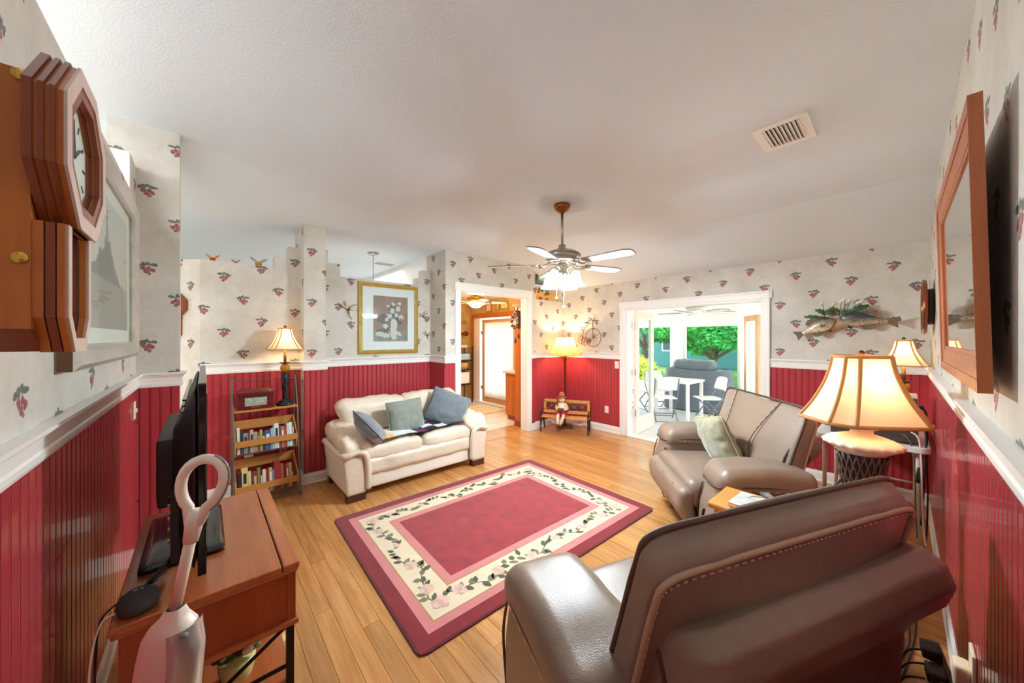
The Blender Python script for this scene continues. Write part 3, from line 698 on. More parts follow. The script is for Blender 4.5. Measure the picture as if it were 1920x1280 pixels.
def bell_shade(parent, z0, z1, wb, db, wt, dt, cb, ct, m, tape=.012, n=12, power=1.9):
    def ring(v):       # v 0 top, 1 bottom
        k = .18 * v + .82 * v ** power; return oct_ring(wt + (wb - wt) * k, dt + (db - dt) * k, ct + (cb - ct) * k), z1 + (z0 - z1) * v
    rows = [ring(j / n) for j in range(n + 1)]; mb = MB()
    for r_, z in rows: mb.v += [(x, y, z) for x, y in r_]
    for j in range(n):
        for i in range(8): mb.f.append((j * 8 + i, (j + 1) * 8 + i, (j + 1) * 8 + (i + 1) % 8, j * 8 + (i + 1) % 8))
    sh = obj('lamp_shade', mb, m, parent)
    for i in range(8): obj('shade_tape', MB().tube([(rows[j][0][i][0] * 1.004, rows[j][0][i][1] * 1.004, rows[j][1]) for j in range(n + 1)], tape * .5, 6), BIAS, sh, True)
    for j in (0, n): obj('shade_tape', MB().tube([(x, y, rows[j][1]) for x, y in rows[j][0]], tape * .55, 6, True), BIAS, sh, True)
    obj('harp', MB().tube([(0, 0, z1 - .01), (.02, 0, z1 - .005)], .004, 6).bar((-wt / 2, 0, z1), (wt / 2, 0, z1), .004, .004).bar((0, -dt / 2, z1), (0, dt / 2, z1), .004, .004), BRONZE, parent)
    obj('finial', MB().lathe([(.003, 0), (.008, .006), (.014, .016), (.011, .024), (.004, .03)], 10, (0, 0, z1)), BRONZE, parent, True)
    return sh
# large table lamp: woven basket body under a fluted plaster collar
bl = thing('table_lamp', 'large table lamp with a woven urn body and wide cream cut-corner shade', 'lamp', (2.39, .125, .605), R(-48))
PLAST = mat('whitewashed_plaster', (234, 220, 206), .55, vary=(20, .08)); WEAVE = wood('dark_wicker', (112, 88, 74), (70, 52, 44), .5, 2)
obj('foot', MB().lathe([(.085, 0), (.09, .012), (.08, .03), (.06, .045), (.06, .06)], 28), PLAST, bl, True)
prof = [(.055, .055), (.058, .10), (.063, .165), (.070, .245), (.080, .325), (.090, .39)]
obj('basket_body', MB().lathe(prof, 32), mat('dark_wicker_core', (52, 40, 36), .7), bl, True)
def rad(z):
    for (r0, z0), (r1, z1) in zip(prof, prof[1:]):
        if z0 <= z <= z1: return r0 + (r1 - r0) * (z - z0) / (z1 - z0)
    return prof[-1][0]
for dr in (-1, 1):
    for k in range(22):
        pts = []
        for i in range(13):
            z = .058 + .33 * i / 12; a = 2 * math.pi * k / 22 + dr * i * .085; rr = rad(z) + .003 + .0015 * dr * (1 if (i + k) % 2 else -1)
            pts.append((rr * math.cos(a), rr * math.sin(a), z))
        obj('woven_strip', MB().tube(pts, 0.0045, 5), WEAVE, bl, True)
obj('collar', MB().lathe([(.085, .385), (.095, .40), (.115, .415), (.138, .428), (.141, .434), (.134, .444), (.11, .458), (.08, .47), (.055, .478)], 72, fn=lambda a, i: 1 + (.045 * math.cos(a * 18) if 2 <= i <= 6 else 0)), PLAST, bl, True)
obj('neck', MB().lathe([(.058, .475), (.045, .48), (.04, .492), (.043, .503), (.062, .51), (.068, .517), (.05, .524), (.03, .53), (.02, .545)], 32), PLAST, bl, True)
obj('socket', MB().lathe([(.012, .52), (.017, .55), (.017, .62), (.01, .63)], 14), BRONZE, bl, True)
bulb_light(bl, .68, LIGHTS['big'])
bell_shade(bl, .545, .855, .43, .32, .20, .15, .065, .035, SILK, .016)
# twin console lamps
AMBER = mat('amber_glass', (214, 148, 32), .15, trans=.45, coat=.4); BLACKC = mat('black_silver_cast', (44, 44, 52), .35, .4, vary=(40, .5))
def column_lamp(label, loc):
    t = thing('table_lamp', label, 'lamp', loc)
    obj('foot', MB().lathe([(.072, 0), (.078, .008), (.07, .02), (.055, .035), (.035, .05), (.022, .062)], 24, fn=lambda a, i: 1 + .03 * math.cos(a * 12) * (i < 4)), BLACKC, t, True)
    obj('column', MB().lathe([(.02 + .010 * smooth01(.05, .30, z), z) for z in [.055 + .012 * i for i in range(23)]], 16, fn=lambda a, i: 1 + .16 * math.sin(a * 4 + i * .8)), BLACKC, t, True)
    obj('collar', MB().lathe([(.02, .315), (.042, .322), (.036, .334), (.02, .34)], 18), BRONZE, t, True)
    obj('glass_ball', MB().lathe([(.014, .338), (.034, .35), (.042, .37), (.041, .388), (.03, .405), (.016, .414)], 24, fn=lambda a, i: 1 + .06 * math.cos(a * 8)), AMBER, t, True)
    obj('bobeche', MB().lathe([(.014, .412), (.04, .422), (.046, .432), (.016, .432)], 20), BRONZE, t, True)
    obj('candle_tube', MB().lathe([(.013, .43), (.013, .56)], 12), mat('aged_brass', (150, 112, 60), .35, .8), t, True)
    bulb_light(t, .63, LIGHTS['lamp'])
    bell_shade(t, .565, .775, .28, .28, .11, .11, .038, .018, SILK, .010)
    return t
column_lamp('black column lamp with amber glass ball, on the top tier of the bookcase', (.615, 4.17, .872))
column_lamp('amber glass lamp with cream shade in the corner beside the right wall', (4.49, -.02, .752))
# floor lamp in the far corner
fl_ = thing('floor_lamp', 'bronze floor lamp with a flared tan shade in the far corner', 'lamp', (4.70, 3.885, 0))
obj('base_plate', MB().obox((0, 0, .012), (.26, .26, .024), Matrix.Rotation(R(42), 3, 'Z')).obox((0, 0, .03), (.22, .22, .014), Matrix.Rotation(R(42), 3, 'Z')), BRONZE, fl_, bev=.004)
obj('pole', MB().lathe([(.04, .036), (.022, .06), (.016, .10), (.015, .7), (.016, 1.1), (.024, 1.13), (.018, 1.15), (.034, 1.19), (.024, 1.215), (.012, 1.24), (.012, 1.36)], 16), BRONZE, fl_, True)
bulb_light(fl_, 1.42, LIGHTS['floor'])
rows = [(.145 + .145 * (.25 * (i / 10) + .75 * (i / 10) ** 2), 1.565 - .315 * i / 10) for i in range(11)]
fs = obj('lamp_shade', MB().lathe(rows, 36, cap=False), LINEN, fl_, True)
for r_, z in (rows[0], rows[-1]): obj('shade_tape', MB().tube([(r_ * math.cos(R(a)), r_ * math.sin(R(a)), z) for a in range(0, 360, 10)], .005, 6, True), BIAS, fs, True)
for k in range(6): obj('shade_rib', MB().tube([(r_ * 1.003 * math.cos(R(60 * k + 10)), r_ * 1.003 * math.sin(R(60 * k + 10)), z) for r_, z in rows], .003, 5), BIAS, fs, True)
obj('finial', MB().lathe([(.004, 0), (.012, .01), (.008, .024), (.003, .03)], 10, (0, 0, 1.565)).bar((-.145, 0, 1.562), (.145, 0, 1.562), .004, .004), BRONZE, fl_)

# ================================================================ CEILING FAN
NICK = mat('pewter_fan_metal', (186, 180, 172), .28, .9); BLADE = mat('white_fan_blade', (238, 236, 232), .4); EDGE = mat('fan_blade_edge', (120, 108, 98), .5)
FROST = mat('frosted_glass_lit', (250, 250, 250), .4, emit=((255, 252, 245), 2.2))
def ceiling_fan(label, loc, rz, radius, drop, mats, energy, nb=5, lightkit=True, col=(.80, .93, 1)):
    metal, blade, canopy_m = mats
    t = thing('ceiling_fan', label, 'fan', loc, rz)      # origin at the ceiling, +y away from the camera
    obj('canopy', MB().lathe([(.072, 0), (.075, -.02), (.06, -.05), (.03, -.07), (.018, -.075)], 24), canopy_m, t, True)
    obj('downrod', MB().lathe([(.0125, -.06), (.0125, -drop)], 14), metal, t, True)
    z = -drop
    obj('motor_housing', MB().lathe([(.015, z + .02), (.032, z + .015), (.034, z - .01), (.06, z - .03), (.12, z - .045), (.155, z - .065), (.165, z - .085), (.155, z - .105), (.15, z - .118), (.12, z - .135), (.06, z - .15), (.045, z - .16)], 36), metal, t, True)
    obj('motor_band', MB().lathe([(.167, z - .079), (.169, z - .083), (.167, z - .087)], 36, cap=False), EDGE, t, True)
    obj('flywheel', MB().lathe([(.15, z - .118), (.15, z - .135), (.11, z - .145)], 36, fn=lambda a, i: 1 + .02 * math.cos(a * 24)), metal, t, True)
    zb = z - .175
    for k in range(nb):
        a = 2 * math.pi * k / nb; M = Matrix.Rotation(a, 4, 'Z')
        ir = obj('blade_iron', MB(M).tube([(0, .11, z - .14), (0, .17, zb + .0), (0, .21, zb + .002)], .011, 8).obox((0, .245, zb + .004), (.11, .075, .006)).tube([(-.05, .21, zb), (-.025, .175, zb + .004), (0, .17, zb)], .008, 6).tube([(.05, .21, zb), (.025, .175, zb + .004), (0, .17, zb)], .008, 6), metal, t, True)
        pts = [(-.055, .23), (-.068, radius - .06), (-.05, radius - .012), (-.02, radius), (.02, radius), (.05, radius - .012), (.068, radius - .06), (.055, .23)]
        MM = M @ Matrix.Translation((0, 0, zb + .012)) @ Matrix.Rotation(R(-10), 4, 'Y')
        bo = obj('fan_blade', MB(MM).prism(pts, 0, .006), blade, t)
        obj('blade_edge', MB(MM).tube([(x, y, .003) for x, y in pts], .0045, 5), EDGE, bo, True)
    if lightkit:
        zl = z - .16
        obj('light_hub', MB().lathe([(.045, zl), (.05, zl - .03), (.035, zl - .06), (.05, zl - .075), (.05, zl - .10), (.02, zl - .12), (.012, zl - .15)], 24), metal, t, True)
        for k in range(4):
            a = R(45 + 90 * k); ca, sa = math.cos(a), math.sin(a)
            obj('lamp_arm', MB().tube(bez([(.04 * ca, .04 * sa, zl - .05), (.09 * ca, .09 * sa, zl - .025), (.125 * ca, .125 * sa, zl - .05), (.13 * ca, .13 * sa, zl - .085)], 6), .009, 8), metal, t, True)
            gl = obj('glass_shade', MB().lathe([(.024, .0), (.034, -.02), (.042, -.05), (.048, -.08), (.058, -.105), (.075, -.125), (.078, -.13)], 24, (.135 * ca, .135 * sa, zl - .075), fn=lambda a_, i: 1 + (.025 * math.cos(a_ * 12) if i > 3 else 0), cap=False), FROST, t, True)
            obj('lit_bulb', MB().ball((.135 * ca, .135 * sa, zl - .15), .026, 10, 8, (1, 1, 1.3)), mat('fan_bulb', (255, 250, 240), .4, emit=((255, 250, 238), 14)), gl, True)
            light('POINT', (.135 * ca, .135 * sa, zl - .215), energy, col, .05, parent=t)
        for x, y, L in ((.0, -.05, .30), (-.05, .01, .22)):
            pc = obj('pull_chain', MB().tube([(x, y, zl - .08), (x, y, zl - .08 - L)], .0022, 5), metal, t); obj('chain_pull', MB().ball((x, y, zl - .085 - L), .011, 10, 7), FROST if L > .25 else metal, pc, True)
    return t
ceiling_fan('white bladed ceiling fan with four lit glass shades, hanging in the middle of the room', (2.42, 2.035, 2.755), -AZ + R(9), .68, .38, (NICK, BLADE, mat('polished_bronze', (150, 92, 44), .2, .9)), LIGHTS['fan'])
# ================================================================ CONSOLE TABLE, TELEVISION AND NEIGHBOURS (left wall)
CHER = wood('cherry_wood', (192, 112, 66), (156, 78, 42), .26, 1, 5., coat=.3); CHERZ = wood('cherry_wood_side', (172, 80, 38), (132, 52, 22), .3, 2, 5.)
ct = thing('console_table', 'cherry wood console table with black metal legs, carrying the television by the left wall', 'table', (0, 0, 0))
X0, X1, Y0, Y1, ZT = -.225, .292, 1.632, 2.565, .64
obj('tabletop', MB().box(X0, X1 - .062, Y0, Y1, ZT - .026, ZT), CHER, ct, bev=.004)
obj('front_strip', MB().box(X1 - .058, X1, Y0, Y1, ZT - .026, ZT), CHER, ct, bev=.006)
obj('edge_moulding', MB().box(X0 + .004, X1 - .004, Y0 + .006, Y1 - .006, ZT - .042, ZT - .026), CHER, ct, bev=.006)
obj('side_panel', MB().box(X0 + .02, X1 - .04, Y0 + .022, Y0 + .04, .405, ZT - .042), CHERZ, ct); obj('side_panel', MB().box(X0 + .02, X1 - .04, Y1 - .04, Y1 - .022, .405, ZT - .042), CHERZ, ct)
obj('corner_post', MB().box(X1 - .04, X1 - .012, Y0 + .018, Y0 + .046, .405, ZT - .042), CHERZ, ct); obj('corner_post', MB().box(X1 - .04, X1 - .012, Y1 - .046, Y1 - .018, .405, ZT - .042), CHERZ, ct)
obj('back_panel', MB().box(X0 + .02, X0 + .035, Y0 + .04, Y1 - .04, .405, ZT - .042), CHERZ, ct)
for k in range(2):
    a = Y0 + .05 + k * .42; dr = obj('drawer', MB().box(X1 - .04, X1 - .018, a, a + .41, .42, ZT - .05), CHERZ, ct, bev=.004); obj('knob', MB().ball((X1 - .005, a + .205, .505), .014), BLACKM, dr, True)
obj('bottom_moulding', MB().box(X0 + .01, X1 - .002, Y0 + .006, Y1 - .006, .385, .405), CHER, ct, bev=.004)
for x in (X0 + .03, X1 - .03):
    for y in (Y0 + .032, Y1 - .032): obj('leg', MB().box(x - .013, x + .013, y - .013, y + .013, 0, .385), BLACKM, ct)
for y in (Y0 + .032, Y1 - .032):
    obj('cross_brace', MB().tube([(X0 + .03, y, .385), (X1 - .03, y, .10)], .007, 6), BLACKM, ct); obj('cross_brace', MB().tube([(X0 + .03, y, .10), (X1 - .03, y, .385)], .007, 6), BLACKM, ct)
    obj('brace_boss', MB().lathe([(.022, -.012), (.022, .012)], 16), BLACKM, ct, loc=((X0 + X1) / 2, y, .2425), rot=(R(90), 0, 0)); obj('stretcher', MB().tube([(X0 + .03, y, .215), (X1 - .03, y, .215)], .008, 6), BLACKM, ct)
obj('lower_shelf', MB().box(X0 + .04, X1 - .02, Y0 + .02, Y1 - .02, .135, .155), CHER, ct)
# television, edge on
GLOSS = mat('black_gloss_plastic', (22, 22, 24), .12); MATTE = mat('black_matte_plastic', (40, 38, 38), .45); GREYP = mat('grey_plastic', (150, 150, 150), .4)
tv = thing('television', 'black flat television seen edge-on, standing on the cherry console table', 'television', (0, 0, 0))
TY0, TY1, TZ0, TZ1 = 1.66, 2.72, .70, 1.385
obj('front_bezel', MB().box(-.018, .006, TY0, TY1, TZ0, TZ1), GLOSS, tv, bev=.004)
obj('screen', MB().box(.006, .008, TY0 + .04, TY1 - .04, TZ0 + .05, TZ1 - .04), mat('tv_screen', (12, 12, 16), .08), tv)
obj('bezel_cap', MB().box(-.017, .005, TY0 + .004, TY1 - .004, TZ1, TZ1 + .004), GREYP, tv)
def bkf(p): k = smooth01(-.03, .035, p.x); return (p.x, p.y * (.80 + .2 * k), p.z * (.62 + .38 * k) - .02 * (1 - k))
obj('rear_housing', MB().rbox((-.053, (TY0 + TY1) / 2, (TZ0 + TZ1) / 2), (.07, TY1 - TY0 - .02, TZ1 - TZ0 - .02), .02, 10, bkf), MATTE, tv, True, shade_angle=40)
obj('rear_bulge', MB().rbox((-.105, 2.10, 1.05), (.06, .62, .26), .02, 6), MATTE, tv, True, shade_angle=50); obj('port_panel', MB().box(-.092, -.07, TY0 + .10, TY0 + .55, TZ0 + .03, 1.0), MATTE, tv)
for k in range(4): obj('vent_slot', MB().box(-.064 + .001 * k, -.05, TY0 + .10, TY1 - .10, 1.25 + k * .022, 1.256 + k * .022), GLOSS, tv)
for k, z in enumerate((.80, .84, .88, .93, .965)): obj('socket', MB().lathe([(.010, 0), (.010, .006)], 12), mat('socket_gold' if k in (0, 4) else 'socket_grey', (190, 160, 70) if k in (0, 4) else (150, 150, 150), .3, .8), tv, loc=(-.095, TY0 + .14, z), rot=(0, R(-90), 0))
obj('stand_neck', MB().rbox((-.05, 2.19, .685), (.07, .26, .09), .015, 5), GLOSS, tv, True); obj('stand_base', MB().rbox((-.062, 2.185, .652), (.262, .53, .022), .011, 8), mat('stand_glass', (26, 28, 30), .06), tv, True)
obj('badge', MB().box(.0055, .0075, TY0 + .012, TY0 + .03, .80, .86), mat('badge_silver', (190, 180, 150), .3, .6), tv)
cb = obj('power_cable', MB().tube(bez([(-.08, 1.86, .80), (-.10, 1.82, .72), (-.17, 1.77, .668), (-.235, 1.74, .65), (-.255, 1.70, .60), (-.26, 1.68, .3), (-.262, 1.66, .02)], 8), .0035, 6), MATTE); tag(cb, 'thin black cable running from the television down behind the console table', 'cable')
ad = obj('cable_adapter', MB().rbox((0, 0, 0), (.022, .085, .018), .006, 5), MATTE, smooth=True, loc=(-.13, 1.83, .673), rot=(0, 0, R(-22))); tag(ad, 'small black inline adapter lying behind the television', 'adapter')
# round smart speaker with its white cord
sp = thing('smart_speaker', 'charcoal fabric round smart speaker on the near corner of the console table', 'speaker', (-.165, 1.70, .64))
def spk(a, i): return 1
obj('fabric_body', MB().lathe([(.034, 0), (.046, .006), (.052, .02), (.052, .035), (.046, .05), (.03, .062), (.012, .067), (.001, .068)], 28), mat('charcoal_fabric', (74, 78, 84), .9, bump=(900, .6, .002), vary=(300, .3)), sp, True)
obj('rubber_foot', MB().lathe([(.036, -.0), (.036, .003)], 24), MATTE, sp); obj('button', MB().box(-.012, -.002, -.004, .004, .0665, .0685).box(.004, .012, -.004, .004, .0665, .0685), GREYP, sp)
wc = obj('white_cord', MB().tube(bez([(-.215, 1.685, .66), (-.24, 1.672, .655), (-.256, 1.66, .60), (-.262, 1.64, .50), (-.248, 1.625, .42), (-.245, 1.61, .33), (-.27, 1.60, .2), (-.275, 1.60, .01)], 8), .003, 6), mat('white_cord_plastic', (236, 226, 206), .4)); tag(wc, 'white power cord of the smart speaker hanging down by the left wall', 'cord')
# potted flowers on the lower shelf
pf = thing('flower_pot', 'pale green pot of white flowers on the lower shelf of the console table', 'plant', (.10, 1.80, .155))
obj('pot', MB().lathe([(.035, 0), (.05, .02), (.06, .06), (.062, .09), (.056, .095)], 20), mat('pale_green_glaze', (214, 216, 140), .3), pf, True)
LEAFG = mat('leaf_green', (70, 104, 52), .5); PETW = mat('white_petal', (246, 240, 214), .6)
for k in range(9):
    a = k * 2.4; r_ = .03 + .006 * k; h_ = .12 + .008 * (k % 4)
    obj('leaf', MB().ball((r_ * math.cos(a), r_ * math.sin(a), h_), .03, 8, 5, (1, .6, .25)), LEAFG, pf, True)
    fl2 = obj('flower', MB().ball(((r_ + .02) * math.cos(a + .8), (r_ + .02) * math.sin(a + .8), h_ + .02), .02, 8, 5, (1, 1, .6)), PETW, pf, True)
# stick vacuum standing in front of the console
VW = mat('vacuum_white', (240, 228, 214), .35); VS = mat('vacuum_silver', (206, 206, 204), .25, .6); VG = mat('vacuum_grey', (130, 132, 136), .35); SMOKE = mat('smoky_clear_plastic', (200, 180, 140), .12, alpha=.75)
vc = thing('stick_vacuum', 'white stick vacuum with a loop handle standing in front of the console table', 'vacuum', (-.055, 1.16, 0), R(-41))
lp = [Vector((0 + .05 * math.sin(a) * (1 + .15 * math.cos(a)), 0, 1.198 + .062 * math.cos(a) - (.03 if abs(a - math.pi) < .3 else 0))) for a in [2 * math.pi * k / 24 for k in range(24)]]
lp = [Vector((.068 + p.x + .012 * (p.z - 1.2) / .06, p.y, p.z)) for p in lp]
obj('loop_handle', MB().tube(lp, [.0115] * 24, 10, True), VW, vc, True)
obj('handle_inlay', MB().tube([p + (p - Vector((.068, 0, 1.198))).normalized() * .0095 for p in lp[1:11]], .0045, 6), VG, vc, True)
obj('handle_collar', MB().tube([(.058, 0, 1.135), (.050, 0, 1.11), (.040, 0, 1.062)], [.0155, .018, .0145], 14), VW, vc, True)
obj('shaft', MB().tube([(.041, 0, 1.07), (.004, 0, .90)], .0115, 14), mat('vacuum_shaft', (238, 220, 200), .3), vc, True)
def vb(u, v):
    rows_ = [(.017, .905, .016), (.026, .885, .024), (.045, .865, .034), (.057, .84, .040), (.063, .79, .044), (.066, .72, .046), (.066, .60, .046), (.05, .50, .04)]
    P = v * (len(rows_) - 1); i = min(int(P), len(rows_) - 2); f = P - i; w_, z, d_ = [rows_[i][k] * (1 - f) + rows_[i + 1][k] * f for k in range(3)]
    a = 2 * math.pi * u; cx = .004 - (.905 - z) * .10
    ca, sa = math.cos(a), math.sin(a); return (cx + w_ * math.copysign(abs(ca) ** .8, ca), d_ * math.copysign(abs(sa) ** .7, sa), z)
obj('motor_body', MB().grid(vb, 32, 29, True), VW, vc, True)
def vs_(u, v):
    z = .868 - .165 * v; cx = .004 - (.905 - z) * .10; w_ = .052 + .017 * smooth01(.868, .80, z) * 1; a = R(-62 + 110 * u) ; return (cx + w_ * math.cos(a) * 1.02, .048 * math.sin(a) * 1.06, z)
obj('silver_cover', MB().grid(vs_, 14, 10), VS, vc, True); obj('release_button', MB().rbox((.046, -.026, .858), (.022, .012, .010), .004, 4), VG, vc, True)
obj('dust_cup', MB().rbox((-.022, -.012, .63), (.115, .09, .15), .03, 6), SMOKE, vc, True); obj('cup_rim', MB().tube([(-.02 + .065 * math.cos(R(a)), -.008 + .05 * math.sin(R(a)), .705) for a in range(0, 360, 15)], .004, 6, True), VG, vc, True)
obj('wand', MB().tube([(-.04, 0, .52), (-.085, 0, .08)], .016, 12), VW, vc, True); obj('floor_head', MB().rbox((-.085, -.03, .035), (.26, .11, .07), .02, 6), VW, vc, True)

# ================================================================ WALL CLOCK, LEFT PICTURE
CLK = wood('clock_oak', (206, 124, 52), (166, 84, 30), .35, 2, 6.); CLKD = wood('clock_dark', (150, 74, 40), (108, 46, 26), .35, 2, 6.); PALE = wood('clock_face_frame', (216, 196, 184), (190, 160, 146), .4, 2, 6.)
ck = thing('wall_clock', 'oak wall clock with an octagonal glass bezel and pendulum window, on the left wall', 'clock', (0, 0, 0))
obj('case', MB().box(XL, -.212, .945, 1.115, 1.565, 1.985), CLK, ck)
obj('case_base', MB().add([(XL, .945, 1.565), (-.212, .945, 1.565), (-.212, 1.115, 1.565), (XL, 1.115, 1.565), (XL, .985, 1.527), (-.212, .985, 1.527), (-.212, 1.075, 1.527), (XL, 1.075, 1.527)], [(0, 3, 2, 1), (4, 5, 6, 7), (0, 1, 5, 4), (1, 2, 6, 5), (2, 3, 7, 6), (3, 0, 4, 7)]), CLKD, ck)
def octa(cy, cz, r, n=8): return [(cy + r / math.cos(R(22.5)) * math.cos(R(22.5 + 45 * k)), cz + r / math.cos(R(22.5)) * math.sin(R(22.5 + 45 * k))) for k in range(n)]
def ring_prism(outer, inner, x0, x1):
    n = len(outer); mb = MB()
    vs = [(x0, *p) for p in outer] + [(x1, *p) for p in outer] + [(x1, *p) for p in inner] + [(x0, *p) for p in inner]
    fs = []
    for i in range(n):
        j = (i + 1) % n; fs += [(i, j, n + j, n + i), (n + i, n + j, 2 * n + j, 2 * n + i), (2 * n + i, 2 * n + j, 3 * n + j, 3 * n + i), (3 * n + i, 3 * n + j, j, i)]
    return mb.add(vs, fs)
CC = (1.045, 1.892)
for k, (r_, x0, x1) in enumerate(((.150, -.210, -.200), (.145, -.200, -.195), (.149, -.195, -.189), (.144, -.189, -.184), (.148, -.184, -.178), (.143, -.178, -.170))):
    obj('bezel_moulding', ring_prism(octa(*CC, r_), octa(*CC, .10), x0, x1), CLKD if k % 2 == 0 else CLK, ck)
obj('bezel_face', ring_prism(octa(*CC, .145), octa(*CC, .118), -.170, -.166), PALE, ck); obj('bezel_inner', ring_prism(octa(*CC, .118), octa(*CC, .098), -.176, -.168), CLKD, ck)
DIAL = mat('clock_dial', (246, 244, 236), .4)
dl = obj('dial', MB().prism(octa(*CC, .10), -.192, -.187, 'x'), DIAL, ck); obj('bezel_glass', MB().prism(octa(*CC, .10), -.180, -.178, 'x'), PANE, ck)
for k in range(12): a = R(30 * k); obj('hour_mark', MB().obox((-.1865, CC[0] + .078 * math.sin(a), CC[1] + .078 * math.cos(a)), (.001, .005, .016), Matrix.Rotation(-a, 3, 'X')), BLACKM, dl)
obj('clock_hand', MB().bar((-.185, *CC), (-.185, CC[0] + .04, CC[1] + .03), .004, .002), BLACKM, dl); obj('clock_hand', MB().bar((-.184, *CC), (-.184, CC[0] - .01, CC[1] + .07), .003, .002), BLACKM, dl)
lo = [(.948, 1.745), (.948, 1.585), (.99, 1.525), (1.072, 1.525), (1.112, 1.585), (1.112, 1.745)]; li = [(.972, 1.745), (.972, 1.59), (1.0, 1.55), (1.062, 1.55), (1.088, 1.59), (1.088, 1.745)]
for k, (x0, x1) in enumerate(((-.212, -.200), (-.198, -.188), (-.186, -.178))): obj('door_moulding', ring_prism(lo, li, x0, x1), CLK if k % 2 == 0 else CLKD, ck)
obj('door_face', ring_prism([(a + (.004 if a < 1.03 else -.004), b) for a, b in lo], li, -.178, -.174), PALE, ck); obj('door_glass', MB().prism(li, -.190, -.188, 'x'), PANE, ck)
obj('door_reflection_panel', MB().prism(li, -.2118, -.2105, 'x'), DIAL, ck)  # pale panel stands in for the reflection on the door glass
obj('pendulum', MB().lathe([(.02, 0), (.024, .004), (.02, .008)], 18), mat('pendulum_brass', (212, 170, 80), .25, .9), ck, loc=(-.206, 1.03, 1.62), rot=(0, R(90), 0)); obj('pendulum_rod', MB().bar((-.203, 1.03, 1.63), (-.203, 1.03, 1.74), .006, .003), BRONZE, ck)
for z in (1.68, 1.975): obj('brass_escutcheon', MB().lathe([(.009, 0), (.009, .003), (.004, .005)], 12), mat('pendulum_brass', (212, 170, 80), .25, .9), ck, loc=(-.222, .944, z), rot=(R(90), 0, 0))
def framed(name, label, cat, x0, y0, y1, z0, z1, fw, depth, mframe, axis, mat_in, mats_print, layers):
    pass
def picture_frame(t, place, w_, h_, steps, m):
    """mitred frame: place maps (u, v, d) -> world; steps = [(inset0, inset1, d0, d1)]"""
    for i0, i1, d0, d1 in steps:
        for k in range(4):
            o_ = [(-w_ / 2 + i0, -h_ / 2 + i0), (w_ / 2 - i0, -h_ / 2 + i0), (w_ / 2 - i0, h_ / 2 - i0), (-w_ / 2 + i0, h_ / 2 - i0)]; n_ = [(-w_ / 2 + i1, -h_ / 2 + i1), (w_ / 2 - i1, -h_ / 2 + i1), (w_ / 2 - i1, h_ / 2 - i1), (-w_ / 2 + i1, h_ / 2 - i1)]
            a, b = o_[k], o_[(k + 1) % 4]; c, d = n_[(k + 1) % 4], n_[k]
            vs = [place(*p, 0) for p in (a, b, c, d)] + [place(*a, d0), place(*b, d0), place(*c, d1), place(*d, d1)]
            obj('frame_rail', MB().add(vs, [(3, 2, 1, 0), (4, 5, 6, 7), (0, 1, 5, 4), (1, 2, 6, 5), (2, 3, 7, 6), (3, 0, 4, 7)]), m, t)
def slab(place, w_, h_, d0, d1, cx=0, cy=0):
    vs = [place(cx + sx * w_ / 2, cy + sy * h_ / 2, d) for d in (d0, d1) for sy in (-1, 1) for sx in (-1, 1)]
    return MB().add(vs, [(0, 2, 3, 1), (4, 5, 7, 6), (0, 1, 5, 4), (2, 6, 7, 3), (0, 4, 6, 2), (1, 3, 7, 5)])
def print_mat(name, build):
    m, t, b = nt(name); MATS[name] = m; v = coords(t); sp_ = nd(t, 'ShaderNodeSeparateXYZ'); t.links.new(v, sp_.inputs[0]); b.inputs['Roughness'].default_value = .5
    t.links.new(build(t, sp_.outputs[0], sp_.outputs[1], sp_.outputs[2], v), b.inputs['Base Color']); return m
PEW = wood('pewter_frame', (196, 192, 184), (150, 140, 126), .35, 1, 5., ratio=8); TANF = wood('burl_frame_edge', (128, 92, 52), (82, 62, 40), .4, 2, 16., ratio=4)
PC = (2.445, 1.893); place = lambda u, v, d: (XL + d, PC[0] + u, PC[1] + v)
lp_ = thing('framed_print', 'large framed print of a misty spire, on the left wall beside the oak clock', 'picture', (0, 0, 0))
picture_frame(lp_, place, 1.37, .905, [(0, .02, .035, .052), (.02, .075, .052, .036), (.075, .088, .04, .03)], PEW)
for s_ in (-1, 1): obj('frame_side', slab(place, .004, .90, .004, .036, s_ * .686), TANF, lp_)
obj('mat_board', slab(place, 1.20, .735, .006, .016), mat('ivory_mat_board', (236, 232, 220), .8), lp_)
def spire(t, x, y, z, v):
    yy = mth(t, 'SUBTRACT', y, PC[0]); zz = mth(t, 'SUBTRACT', z, PC[1]); n1 = noi(t, v, 7, 5, .6)
    sky = mixc(t, mth(t, 'MULTIPLY_ADD', zz, 1.6, .5), lin((214, 190, 164)), lin((206, 204, 198)))
    hill = mth(t, 'GREATER_THAN', mth(t, 'ADD', mth(t, 'MULTIPLY', n1, .3), mth(t, 'MULTIPLY', mth(t, 'ABSOLUTE', mth(t, 'SUBTRACT', yy, -.02)), -.55)), mth(t, 'ADD', zz, .04))
    tower = mth(t, 'LESS_THAN', mth(t, 'ABSOLUTE', mth(t, 'SUBTRACT', yy, -.03)), mth(t, 'MULTIPLY', mth(t, 'SUBTRACT', .27, zz), .2))
    c = mixc(t, hill, sky, mixc(t, noi(t, v, 40, 4), lin((150, 146, 138)), lin((112, 108, 104)))); c = mixc(t, mth(t, 'MULTIPLY', tower, .8), c, lin((128, 124, 122)))
    low = mth(t, 'LESS_THAN', zz, -.08); return mixc(t, mth(t, 'MULTIPLY', low, .8), c, mixc(t, noi(t, v, 60, 3), lin((196, 188, 172)), lin((150, 142, 128))))
obj('print', slab(place, 1.06, .60, .016, .018), print_mat('spire_print', spire), lp_); obj('glazing', slab(place, 1.19, .73, .024, .026), PANE, lp_)
